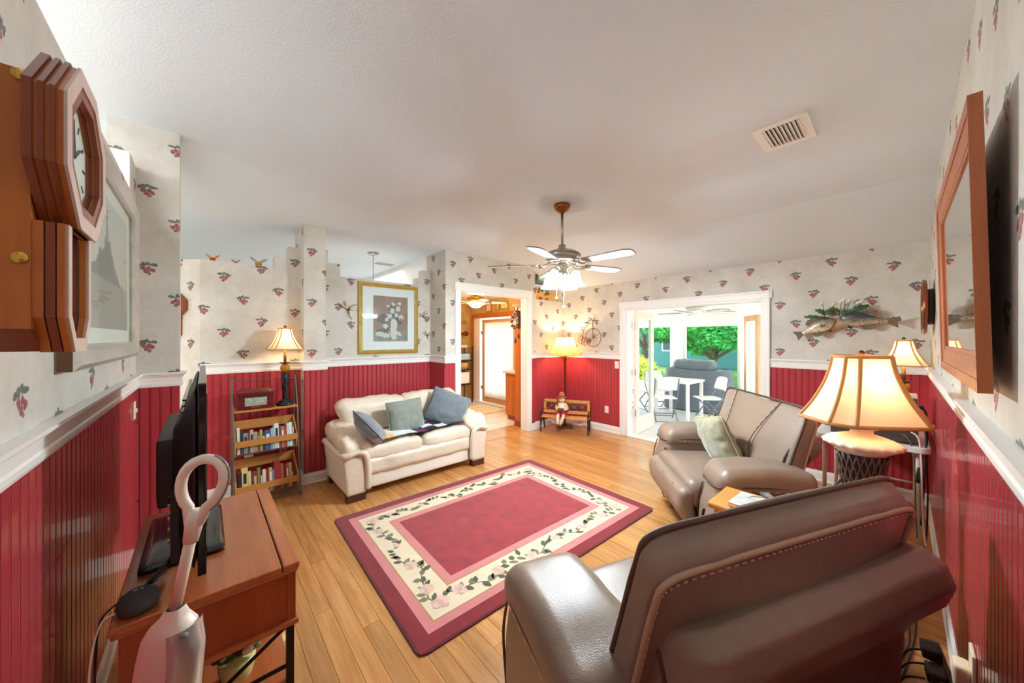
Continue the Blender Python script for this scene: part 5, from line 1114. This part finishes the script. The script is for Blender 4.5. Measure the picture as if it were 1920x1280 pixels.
sk.from_pydata(jv, je, []); bo = obj('body', sk, SKIN, fg); smd = bo.modifiers.new('skin', 'SKIN'); smd.use_smooth_shade = True
for i, r_ in enumerate(jr): sk.skin_vertices[0].data[i].radius = (r_, r_)
sk.skin_vertices[0].data[0].use_root = True; ss = bo.modifiers.new('subdivision', 'SUBSURF'); ss.levels = 2; ss.render_levels = 2
hd = obj('head', MB().ball((0, .005, .275), .052, 16, 12, (.92, .95, 1.08)), SKIN, fg, True)
for s in (-1, 1): obj('eye', MB().ball((s * .018, -.043, .282), .006, 8, 6), BRN, hd, True); obj('ear', MB().ball((s * .049, .005, .275), .012, 8, 6, (.5, 1, 1.2)), SKIN, hd, True)
obj('nose', MB().ball((0, -.05, .27), .009, 8, 6), SKIN, hd, True); obj('mouth', MB().ball((0, -.046, .25), .01, 8, 5, (1.2, .4, .35)), REDC, hd, True)
obj('hair', MB().ball((0, .016, .288), .054, 14, 10, (1.0, .9, 1.0)), HAIR, fg, True)
ht = obj('hat', MB().lathe([(.085, .315), (.08, .320), (.056, .324), (.05, .36), (.038, .39), (.012, .402)], 22), mat('figurine_hat', (190, 84, 66), .6), fg, True); obj('hat_band', MB().lathe([(.0565, .326), (.054, .34)], 22, cap=False), BRN, ht, True); obj('feather', MB().ball((.035, .0, .395), .022, 8, 6, (.3, .3, 1.2)), REDC, ht, True)
obj('shirt', MB().lathe([(.062, .09), (.064, .13), (.06, .17), (.05, .20), (.03, .215)], 18, (0, .025, 0), 1.05, .85), SHIRT, fg, True)
for s in (-1, 1):
    obj('sleeve', MB().tube([(s * .05, .022, .188), (s * .078, .01, .15), (s * .088, -.012, .115)], [.03, .034, .028], 10), YEL, fg, True); obj('shorts_leg', MB().tube([(s * .036, .02, .05), (s * .042, -.06, .045), (s * .046, -.11, .04)], [.05, .046, .042], 12), REDC, fg, True)
    obj('sock', MB().tube([((-.036 if s < 0 else .022), -.15, -.035), ((-.035 if s < 0 else .014), -.152, -.09)], .024, 10), mat('figurine_sock', (228, 210, 180), .6), fg, True); obj('shoe', MB().ball(((-.035 if s < 0 else .004), -.18, -.115), .04, 12, 8, (.62, 1, .55)), BRN, fg, True)
ac = obj('concertina', MB().rbox((0, -.085, .115), (.10, .04, .06), .008, 5), BRN, fg, True); obj('flute', MB().tube([(-.065, -.02, .17), (-.075, .0, .30)], .008, 8), BRN, fg, True)

# ================================================================ FLOWER PICTURE AND DRAGONFLIES (partition)
GOLDF = mat('gold_frame', (196, 172, 92), .3, .75, vary=(12, .15)); fp = thing('framed_picture', 'gold framed picture of white roses in a vase, above the loveseat', 'picture', (1.85, 4.55, 1.805))
pl2 = lambda u, v, d: (u, -d, v)
picture_frame(fp, pl2, .80, .92, [(0, .02, .026, .03), (.02, .042, .03, .02), (.042, .05, .02, .016)], GOLDF)
obj('mat_board', slab(pl2, .71, .83, .004, .010), mat('white_mat_board', (238, 238, 238), .8), fp)
def roses(t, x, y, z, v):
    bgc = mixc(t, noi(t, v, 6, 4), lin((176, 138, 116)), lin((120, 100, 92))); bgc = mixc(t, mth(t, 'LESS_THAN', z, -.16), bgc, mixc(t, noi(t, v, 14, 4), lin((170, 160, 148)), lin((110, 104, 104))))
    n = nd(t, 'ShaderNodeVectorMath', operation='SCALE'); k = noi(t, v, 24, 3); k9 = noi(t, v, 31, 4, .7); xx = mth(t, 'ADD', x, mth(t, 'MULTIPLY_ADD', k, .09, -.045)); zz = mth(t, 'ADD', z, mth(t, 'MULTIPLY_ADD', k9, .09, -.045))
    dark = blobs_mask(t, xx, zz, [(.06, .03, .10, .07), (-.08, .0, .08, .07), (-.05, -.12, .05, .06), (.13, -.05, .05, .03), (-.10, -.17, .08, .03), (.03, .14, .05, .05)]); vase = blobs_mask(t, xx, zz, [(.055, -.13, .048, .15)])
    ros = blobs_mask(t, xx, zz, [(.04, .11, .032, .035), (.12, .14, .034, .034), (.09, .055, .034, .03), (.16, .03, .03, .03), (.0, .04, .034, .034), (-.04, -.01, .03, .026), (.05, .20, .026, .022), (.13, .21, .022, .02), (-.02, .17, .02, .02), (-.06, -.10, .04, .03), (-.14, -.20, .05, .03), (-.06, -.22, .06, .03), (.12, -.20, .04, .03)])
    c = mixc(t, mth(t, 'MULTIPLY', dark, mth(t, 'MULTIPLY_ADD', k9, 1.0, .25)), bgc, lin((84, 84, 86))); c = mixc(t, vase, c, lin((206, 204, 198))); return mixc(t, mth(t, 'MULTIPLY', ros, .9), c, mixc(t, noi(t, v, 50, 3), lin((236, 232, 222)), lin((176, 168, 160))))
obj('print', slab(pl2, .47, .60, .010, .012, .02), print_mat('rose_print', roses), fp); obj('glazing', slab(pl2, .70, .82, .015, .017), PANE, fp)
def dragonfly(label, loc, ry, s):
    t = thing('dragonfly_ornament', label, 'ornament', loc); t.rotation_euler = (0, R(ry), 0); t.scale = (s, s, s)
    obj('tail', MB().tube(bez([(0, -.02, 0), (.02, -.022, -.05), (.06, -.02, -.085)], 6), [.006] * 6 + [.004] * 7, 6), mat('ornament_green', (96, 100, 76), .4, .4), t, True); obj('thorax', MB().ball((0, -.022, .005), .014, 10, 7), mat('ornament_rust', (130, 62, 40), .4, .4), t, True); obj('mount_pin', MB().tube([(0, -.022, 0), (0, 0, 0)], .003, 5), BRONZE, t)
    for k, a in enumerate((50, 130, 15, 165)): obj('wing', MB(Matrix.Translation((0, -.02, .01)) @ Matrix.Rotation(R(-a), 4, 'Y')).ball((.05, 0, 0), .05, 10, 6, (1, .06, .25)), mat('ornament_wing', (168, 158, 130), .4, .3), t, True)
dragonfly('dragonfly ornament left of the rose picture', (1.33, 4.55, 1.895), 15, 1.15); dragonfly('upper dragonfly ornament right of the rose picture', (2.345, 4.55, 1.855), -20, .8); dragonfly('lower dragonfly ornament right of the rose picture', (2.40, 4.55, 1.585), 10, .75)
# ================================================================ KITCHEN, seen through the cased opening
kf = root('floor_kitchen'); KT = mat('pink_white_kitchen_tile', (240, 222, 204), .2, vary=(3, .06)); ktm = MB().prism(rrect(.326, .326, .006, n=1), -.02, 0).mesh('tile')
for i in range(7):
    for j in range(9): obj('tile', ktm, KT, kf, loc=(2.80 + i * .33, YA + .14 + .165 + j * .33, -.004))
obj('grout_bed', MB().box(2.6, 5.0, YA + .0, 7.25, -.03, -.012), mat('tan_grout', (196, 170, 140), .9), kf); obj('threshold', MB().box(2.70, 4.01, YA - .005, YA + .14, -.01, .006), OAK, kf)
KW = wood('kitchen_oak', (206, 118, 54), (168, 84, 32), .35, 2, 4.)
casing_k = root('trim_7')
for b in ((4.975, 5.0, 7.02, 7.13, 0, 2.13), (4.975, 5.0, 5.34, 5.45, 0, 2.13), (4.972, 5.0, 5.34, 7.13, 2.03, 2.14)): obj('casing_board', MB().box(*b), KW, casing_k, bev=.004)
obj('jamb', MB().box(5.0, 5.14, 6.80, 7.02, 0, 2.03), TRIM, casing_k); obj('sill_strip', MB().box(4.96, 5.15, 5.45, 7.02, -.005, .02), TRIM, casing_k)
d3 = door_leaf('door_3', (5.05, 6.74, .02), R(-90), 1.24, 1.97, wood('door_birch', (216, 168, 130), (190, 138, 100), .4, 2, 4.)); obj('hinge', MB().box(-.03, .02, -.03, -.02, .30, .38).box(-.03, .02, -.03, -.02, 1.62, 1.70), STEEL, d3)
cu = obj('door_curtain', MB().grid(lambda u, v: (4.985 + .012 * math.sin(u * 90) + .004 * math.sin(u * 31), 5.60 + .99 * u, .17 + 1.74 * v), 130, 6), shade_mat('white_voile', (240, 242, 242), mixf=.35), smooth=True); tag(cu, 'gathered white curtain covering the glass of the kitchen door', 'curtain')
tc_ = thing('pantry_cabinet', 'tall oak pantry cabinet just inside the kitchen opening', 'cabinet', (4.5, 4.425, 0))
obj('carcass', MB().box(-.39, .40, -.11, .11, 0, 2.21), KW, tc_, bev=.004); obj('cornice', MB().box(-.42, .41, -.105, .15, 2.10, 2.16), KW, tc_, bev=.006); obj('plinth', MB().box(-.40, .40, -.112, .115, 0, .10), CHERZ, tc_)
lc = thing('base_cabinet', 'oak base cabinet with pale worktop beside the kitchen door', 'cabinet', (4.66, 4.83, 0))
obj('carcass', MB().box(-.33, .32, -.28, .22, .09, .88), KW, lc, bev=.004); obj('toe_kick', MB().box(-.29, .30, -.28, .20, 0, .09), CHERZ, lc); obj('worktop', MB().box(-.37, .33, -.28, .26, .88, .92), mat('pale_laminate', (222, 190, 164), .35), lc, bev=.006); obj('end_panel', MB().box(-.336, -.33, -.24, .18, .15, .83), KW, lc)
cc = thing('cuckoo_clock', 'carved brown cuckoo clock hanging on the side of the pantry cabinet', 'clock', (4.108, 4.42, 1.84)); CAR = mat('carved_walnut', (112, 66, 50), .5, vary=(40, .35))
obj('house', MB().box(-.10, 0, -.075, .075, -.11, .09).prism([(-.10, .08), (.10, .08), (0, .19)], -.11, 0, 'x'), CAR, cc); obj('dial', MB().lathe([(.045, 0), (.045, .012)], 20), mat('cuckoo_dial', (206, 176, 140), .5), cc, loc=(-.10, 0, -.03), rot=(0, R(-90), 0))
for k in range(9): a = R(40 * k); obj('carved_leaf', MB().ball((-.11, .095 * math.cos(a), -.0 + .12 * math.sin(a)), .036, 8, 6, (.4, 1, .7)), CAR, cc, True)
for y in (-.04, .04): obj('pine_cone_weight', MB().ball((-.06, y, -.30 - y), .022, 8, 8, (1, 1, 2.2)), mat('iron_cone', (90, 84, 74), .5, .4), cc, True); obj('weight_chain', MB().tube([(-.06, y, -.11), (-.06, y, -.27 - y)], .003, 5), BRONZE, cc)
obj('antler_top', MB().tube(bez([(-.08, -.05, .24), (-.08, -.02, .17), (-.08, .02, .17), (-.08, .05, .24)], 5), .01, 6), CAR, cc, True)
kfan = ceiling_fan('brass ceiling fan with a lit bowl in the kitchen', (3.70, 5.15, 2.46), R(20), .55, .10, (mat('fan_brass', (206, 166, 84), .25, .8), mat('tan_fan_blade', (206, 190, 172), .5), mat('fan_brass', (206, 166, 84), .25, .8)), 0, 5, False)
obj('glass_bowl', MB().lathe([(.13, -.255), (.14, -.27), (.12, -.31), (.08, -.345), (.03, -.36), (.005, -.362)], 24), mat('warm_glass_lit', (255, 240, 205), .4, emit=((255, 214, 140), 5)), kfan, True)
light('POINT', (0, 0, -.42), LIGHTS['kitchen'], (1, .80, .52), .12, parent=kfan)
def kframe(label, y, z, w_, h_, m, inner):
    t = thing('small_picture', label, 'picture', (5.0, y, z)); p_ = lambda u, v, d: (-d, u, v); picture_frame(t, p_, w_, h_, [(0, .025, .02, .02)], m); obj('print', slab(p_, w_ - .05, h_ - .05, .004, .010), mat('print_%d' % inner[0], inner, .7, vary=(20, .2)), t)
kframe('small brown framed print above the kitchen door', 6.43, 2.29, .22, .27, KW, (226, 206, 190)); kframe('wide gold framed print above the kitchen door', 5.86, 2.27, .28, .17, GOLDF, (222, 206, 140)); kframe('narrow gold framed print beside the wide one above the kitchen door', 6.09, 2.265, .12, .18, GOLDF, (218, 190, 110))
tag(obj('butterfly_ornament', MB().ball((0, 0, 0), .02, 8, 6, (.5, .6, 4)).ball((-.09, 0, .04), .08, 10, 7, (1, .15, .8)).ball((.09, 0, .04), .08, 10, 7, (1, .15, .8)), mat('ornament_rust', (130, 62, 40), .4, .4), loc=(4.80, 7.23, 1.62), smooth=True), 'rust brown butterfly ornament on the gold kitchen wall', 'ornament')
tag(obj('butterfly_ornament', MB().ball((0, 0, 0), .015, 8, 6, (.5, .6, 4)).ball((-.07, 0, .04), .06, 10, 7, (1, .15, .8)).ball((.07, 0, .04), .06, 10, 7, (1, .15, .8)), mat('ornament_gold', (190, 140, 60), .4, .4), loc=(4.78, 7.23, 1.90), smooth=True), 'golden butterfly ornament above the rust one on the kitchen wall', 'ornament')
for k, z in enumerate((2.0, 1.42)): tag(obj('wall_plate', MB().lathe([(.05, 0), (.09, .008), (.10, .016), (.098, .018), (.05, .006)], 22), mat('cream_plate', (244, 234, 216), .3), loc=(4.50, 7.25, z), rot=(R(90), 0, 0), smooth=True), ('upper' if k == 0 else 'lower') + ' cream plate on the gold kitchen wall', 'plate')
rk = thing('wire_rack', 'black wire shelving rack in the kitchen corner', 'rack', (4.55, 7.02, 0))
for sx in (-1, 1):
    for sy in (-1, 1): obj('post', MB().tube([(sx * .27, sy * .17, 0), (sx * .27, sy * .17, 1.36)], .011, 8), BLACKM, rk)
for z in (.45, .80, 1.02, 1.32): obj('shelf', MB().box(-.28, .28, -.18, .18, z - .012, z), BLACKM, rk)
tag(obj('stereo_case', MB().rbox((0, 0, .08), (.46, .30, .16), .012, 5), mat('silver_case', (186, 200, 208), .3, .4), loc=(4.55, 7.02, 1.02), smooth=True), 'silver grey stereo case on the kitchen wire rack', 'stereo')
tag(obj('paper_stack', MB().box(-.16, .16, -.12, .12, 0, .03).box(-.15, .15, -.115, .115, .032, .06), PAGE, loc=(4.56, 7.02, 1.32)), 'stack of papers on top of the kitchen wire rack', 'papers')
wbk = thing('wicker_basket', 'tan wicker basket with handles on the kitchen wire rack', 'basket', (4.60, 7.0, .80)); WICK = mat('tan_wicker', (206, 158, 92), .6, bump=(90, .6, .01)); obj('basket_body', MB().lathe([(.13, 0), (.16, .10), (.17, .17), (.16, .17), (.15, .10), (.12, .01)], 24), WICK, wbk, True)
for s in (-1, 1): obj('handle', MB().tube([(s * .165 + .0, .03 * math.cos(R(a)), .15 + .04 * math.sin(R(a))) for a in range(0, 181, 20)], .008, 6), WICK, wbk, True)
tag(obj('bread_bin', MB().rbox((0, 0, .14), (.36, .26, .28), .02, 5), mat('white_bin', (240, 238, 232), .4), loc=(4.58, 7.0, .46), smooth=True), 'white box on the lowest shelf of the kitchen wire rack', 'box')
tag(obj('kitchen_mat', MB().prism(rrect(1.5, .85, .05), .0, .012), mat('beige_mat', (232, 214, 176), .9, vary=(30, .1)), loc=(4.1, 6.05, .0)), 'beige mat on the kitchen floor in front of the door', 'mat')

# ================================================================ LEDGES: plants and ornaments above the partition
TERRA = mat('terracotta', (196, 104, 56), .7)
def ledge_plant(label, x, y, z, kind, s=1.):
    t = thing('potted_plant', label, 'plant', (x, y, z)); obj('pot', MB().lathe([(.035 * s, 0), (.05 * s, .07 * s), (.052 * s, .085 * s), (.044 * s, .085 * s)], 16), TERRA, t, True); r2 = random.Random(int(x * 100))
    for k in range(14 if kind else 7):
        a = k * 2.39; hgt = (.12 + .10 * r2.random()) * s; w_ = .05 * s
        obj('leaf', MB().ball((w_ * math.cos(a), w_ * math.sin(a), .07 * s + hgt), .035 * s, 7, 5, (.8, .8, 1.1)), LEAFG if k % 2 else mat('grey_green_leaf', (104, 122, 92), .6), t, True)
ledge_plant('tall leafy plant in a terracotta pot on the corner ledge', 4.30, 4.24, 2.34 - .0, 1, 1.0); ledge_plant('low succulent in a terracotta pot, middle of the corner ledge', 4.45, 4.24, 2.22, 0, .7); ledge_plant('smallest succulent, last on the corner ledge', 4.62, 4.24, 2.22, 0, .6)
def ledge_bug(label, x, c, c2, s=1.):
    t = thing('butterfly_ornament', label, 'ornament', (x, 4.42, 2.29)); obj('body', MB().ball((0, 0, .028 * s), .028 * s, 10, 7, (1.1, .8, .9)), mat('bug_%d' % c[0], c, .4), t, True)
    for q in (-1, 1): obj('wing', MB(Matrix.Translation((0, 0, .03 * s)) @ Matrix.Rotation(R(-q * 40 if q > 0 else 40), 4, 'Y')).ball((q * .05 * s, 0, 0), .045 * s, 9, 5, (1, .2, .3)), mat('bug_wing_%d' % c2[0], c2, .5), t, True)
ledge_bug('orange butterfly ornament with grey wings on the ledge above the bookcase', .42, (206, 132, 40), (170, 168, 158)); ledge_bug('red butterfly ornament on the left end of the partition ledge', .06, (184, 60, 50), (206, 140, 60), .75); ledge_bug('small brown bird ornament on the partition ledge between the butterflies', .235, (150, 96, 76), (168, 110, 90), .5)
pn = thing('pendant_lamp', 'thin pendant lamp with a round nickel canopy hanging behind the partition', 'lamp', (1.79, 4.97, 2.755))
obj('canopy', MB().lathe([(.075, 0), (.078, -.012), (.05, -.03), (.02, -.04)], 24, fn=lambda a, i: 1 + .06 * math.cos(a * 8)), NICK, pn, True); obj('stem', MB().tube([(0, 0, -.03), (0, 0, -.62)], .006, 8), NICK, pn); obj('glass_shade', MB().lathe([(.03, -.60), (.10, -.66), (.16, -.74), (.165, -.76)], 24, cap=False), FROST, pn, True)
v2 = thing('ceiling_vent', 'small white ceiling vent behind the partition, over the dining room', 'vent', (2.18, 5.55, 2.755)); obj('frame', MB().box(-.18, .18, -.10, .10, -.01, 0), TRIM, v2)
for k in range(6): obj('louvre', MB().box(-.15, .15, -.075 + k * .028, -.060 + k * .028, -.014, -.01), GREYP, v2)

# ================================================================ SUNROOM FURNITURE
CHW = mat('white_moulded_plastic', (240, 240, 240), .4); CHG = mat('grey_steel_tube', (120, 126, 134), .35, .5)
def folding_chair(label, loc, rz):
    t = thing('folding_chair', label, 'chair', loc, rz, 'white folding chairs in the sunroom')       # faces +y
    obj('seat', MB().rbox((0, .02, .445), (.40, .40, .025), .012, 5), CHW, t, True)
    obj('backrest', MB().grid(lambda u, v: ((u - .5) * .42 * (1 - .12 * v * v), -.215 - .05 * v + .03 * (2 * u - 1) ** 2, .60 + .24 * v - .05 * (abs(2 * u - 1) ** 4) * v), 14, 8), CHW, t, True).modifiers.new('solid', 'SOLIDIFY').thickness = .02
    for s in (-1, 1):
        x = s * .205; obj('back_leg', MB().tube([(x, -.24, .82), (x, -.19, .55), (x, .20, .02)], .011, 8), CHG, t, True); obj('front_leg', MB().tube([(x * .92, .16, .44), (x * .92, -.24, .02)], .011, 8), CHG, t, True)
    for y, z in ((-.235, .03), (.17, .06), (-.12, .16)): obj('rung', MB().tube([(-.2, y, z), (.2, y, z)], .009, 6), CHG, t)
    return t
folding_chair('white folding chair with its back towards the french doors', (6.50, 2.98, -.01), R(-52)); folding_chair('white folding chair on the far side of the patio table', (7.36, 3.50, -.01), R(140)); folding_chair('white folding chair at the right end of the patio table', (7.02, 2.36, -.01), R(42)); folding_chair('white folding chair half hidden by the open door leaf', (6.80, 3.75, -.01), R(-120))
pt = thing('patio_table', 'square white plastic table among the folding chairs in the sunroom', 'table', (7.05, 2.93, -.01)); obj('tabletop', MB().prism(rrect(.78, .72, .05), .70, .735), CHW, pt, bev=.008)
for sx in (-1, 1):
    for sy in (-1, 1): obj('leg', MB().box(sx * .33 - .028, sx * .33 + .028, sy * .30 - .028, sy * .30 + .028, 0, .70), CHW, pt, bev=.01)
CV = mat('grey_vinyl_cover', (104, 114, 124), .45, bump=(9, .5, .05)); gb = thing('covered_grill', 'large barbecue under a grey vinyl cover in front of the sunroom window', 'grill', (8.03, 2.93, -.01), 0)
def cov(u, v):
    a = 2 * math.pi * u; w_, d_ = .62 * (1 + .04 * (1 - v)), .30 * (1 + .06 * (1 - v)); c, s = math.cos(a), math.sin(a)
    fold = 1 + .035 * math.sin(a * 9 + 2 * v) * (1 - v) ; x = d_ * math.copysign(abs(c) ** .35, c) * fold; y = w_ * math.copysign(abs(s) ** .35, s) * fold
    return (x, y, .02 + .86 * v - .03 * math.sin(a * 4) * v)
obj('cover_skirt', MB().grid(cov, 72, 12, True).prism([(.30 * math.copysign(abs(math.cos(R(a))) ** .35, math.cos(R(a))), .62 * math.copysign(abs(math.sin(R(a))) ** .35, math.sin(R(a)))) for a in range(0, 360, 5)], .85, .88), CV, gb, True, shade_angle=50)
def hood(p): return (p.x, p.y, p.z + wr((p.x * 2, p.y, p.z), 6, .03))
obj('cover_hood', MB().rbox((.0, .06, .95), (.46, .80, .26), .09, 16, hood), CV, gb, True)
ceiling_fan('white ceiling fan with white blades in the sunroom', (6.03, 2.22, 2.33), R(10), .60, .20, (WHITE, BLADE, WHITE), 0, 5, False)
sg = thing('garden_statue', 'small grey statue standing on the sunroom sill right of the grill', 'statue', (8.32, 2.42, .42)); obj('pedestal', MB().box(-.06, .06, -.07, .07, 0, .05), mat('grey_stone', (150, 160, 172), .8), sg, bev=.01); obj('figure', MB().ball((0, 0, .12), .07, 12, 8, (.8, 1, .9)).ball((0, -.02, .21), .045, 10, 7), mat('grey_stone', (150, 160, 172), .8), sg, True)

# ================================================================ GARDEN
struct(obj('ground', MB().box(8.54, 60, -30, 50, -.4, -.2), mat('lawn_grass', (120, 180, 96), .95, vary=(3, .3), bump=(60, .6, .05))))
TG = [mat('bright_leaf_%d' % i, c, .6, vary=(2, .25)) for i, c in enumerate(((60, 170, 84), (92, 200, 110), (40, 140, 74)))]
def crown(rng, c, r_, n, size, blobs=7):
    mb = MB(); cs = [(Vector((rng.gauss(0, .5), rng.gauss(0, .5), rng.gauss(0, .35))), rng.uniform(.45, .75)) for _ in range(blobs)]
    for _ in range(n):
        b, br = rng.choice(cs); d = Vector((rng.gauss(0, 1), rng.gauss(0, 1), rng.gauss(0, 1))).normalized(); p = b + d * br * rng.uniform(.75, 1.05); p = Vector((c[0] + p.x * r_[0], c[1] + p.y * r_[1], c[2] + p.z * r_[2]))
        u = Vector((rng.gauss(0, 1), rng.gauss(0, 1), rng.gauss(0, .6))).normalized(); w_ = u.orthogonal().normalized(); s = size * rng.uniform(.6, 1.3)
        n0 = len(mb.v); mb.v += [tuple(p - u * s), tuple(p + w_ * s * .5), tuple(p + u * s), tuple(p - w_ * s * .5)]; mb.f.append((n0, n0 + 1, n0 + 2, n0 + 3))
    return mb
BARK = mat('bark', (110, 88, 70), .9, bump=(12, .8, .03))
def tree(label, x, y, hgt, rc, n, mi, seed, size=.085):
    rng = random.Random(seed); t = thing('garden_tree', label, 'tree', (x, y, -.25)); obj('trunk', MB().tube(bez([(0, 0, 0), (.08, .05, hgt * .4), (-.05, 0, hgt * .75)], 5), [.16] * 6 + [.10] * 5, 8), BARK, t, True)
    for k in range(4): a = k * 1.6; obj('branch', MB().tube([(0, 0, hgt * .45), (rc * .6 * math.cos(a), rc * .6 * math.sin(a), hgt * .8)], [.07, .03], 6), BARK, t)
    obj('foliage', crown(rng, (0, 0, hgt), (rc, rc, rc * .62), n, size), TG[mi], t, kind='stuff')
tree('wide bright green tree filling the middle sunroom window', 13.5, 4.4, 2.3, 1.9, 16000, 1, 11); tree('darker green tree behind the left sunroom window', 15.5, 8.0, 2.9, 2.2, 11000, 2, 12); tree('tall green tree behind the wide one, at the right of the window', 17.5, 4.2, 2.9, 2.4, 11000, 0, 13); tree('green tree seen past the wooden door at the right of the sunroom', 14.5, 1.4, 2.4, 2.0, 9000, 1, 14)
sh_ = thing('shrub', 'yellow green shrub below the left sunroom window', 'shrub', (10.6, 6.0, -.22)); obj('foliage', crown(random.Random(5), (0, 0, .62), (.8, .8, .62), 2600, .09, 6), mat('yellow_leaf', (196, 206, 60), .6, vary=(3, .3)), sh_, kind='stuff'); obj('stem', MB().tube([(0, 0, 0), (0, 0, .6)], .03, 6), BARK, sh_)
hs = thing('neighbour_house', 'teal clapboard house with a white edged roof behind the garden trees', 'house', (21, 9.2, -.25), R(8)); TEAL = mat('teal_clapboard', (90, 150, 160), .7)
obj('wall_block', MB().box(0, 5, -7, 5, 0, 2.6), TEAL, hs)
for k in range(12): obj('clapboard', MB(Matrix.Translation((-.01, -1, .1 + k * .2)) @ Matrix.Rotation(R(-4), 4, 'Y')).box(-.02, .01, -6, 6, 0, .2), TEAL, hs)
obj('roof', MB().prism([(-.5, 2.55), (2.5, 3.9), (5.5, 2.55), (5.5, 2.7), (2.5, 4.1), (-.5, 2.7)], -7.4, 5.4, 'y'), mat('grey_shingle', (170, 172, 176), .9), hs); obj('fascia', MB().box(-.53, -.48, -7.4, 5.4, 2.5, 2.75), WHITE, hs)
for y in (-4, 0, 3): wn = obj('window', MB().box(-.06, .0, y - .5, y + .5, 1.0, 2.1), WHITE, hs); obj('pane', MB().box(-.08, -.05, y - .42, y + .42, 1.08, 2.02), mat('dark_pane', (60, 80, 96), .1), wn)
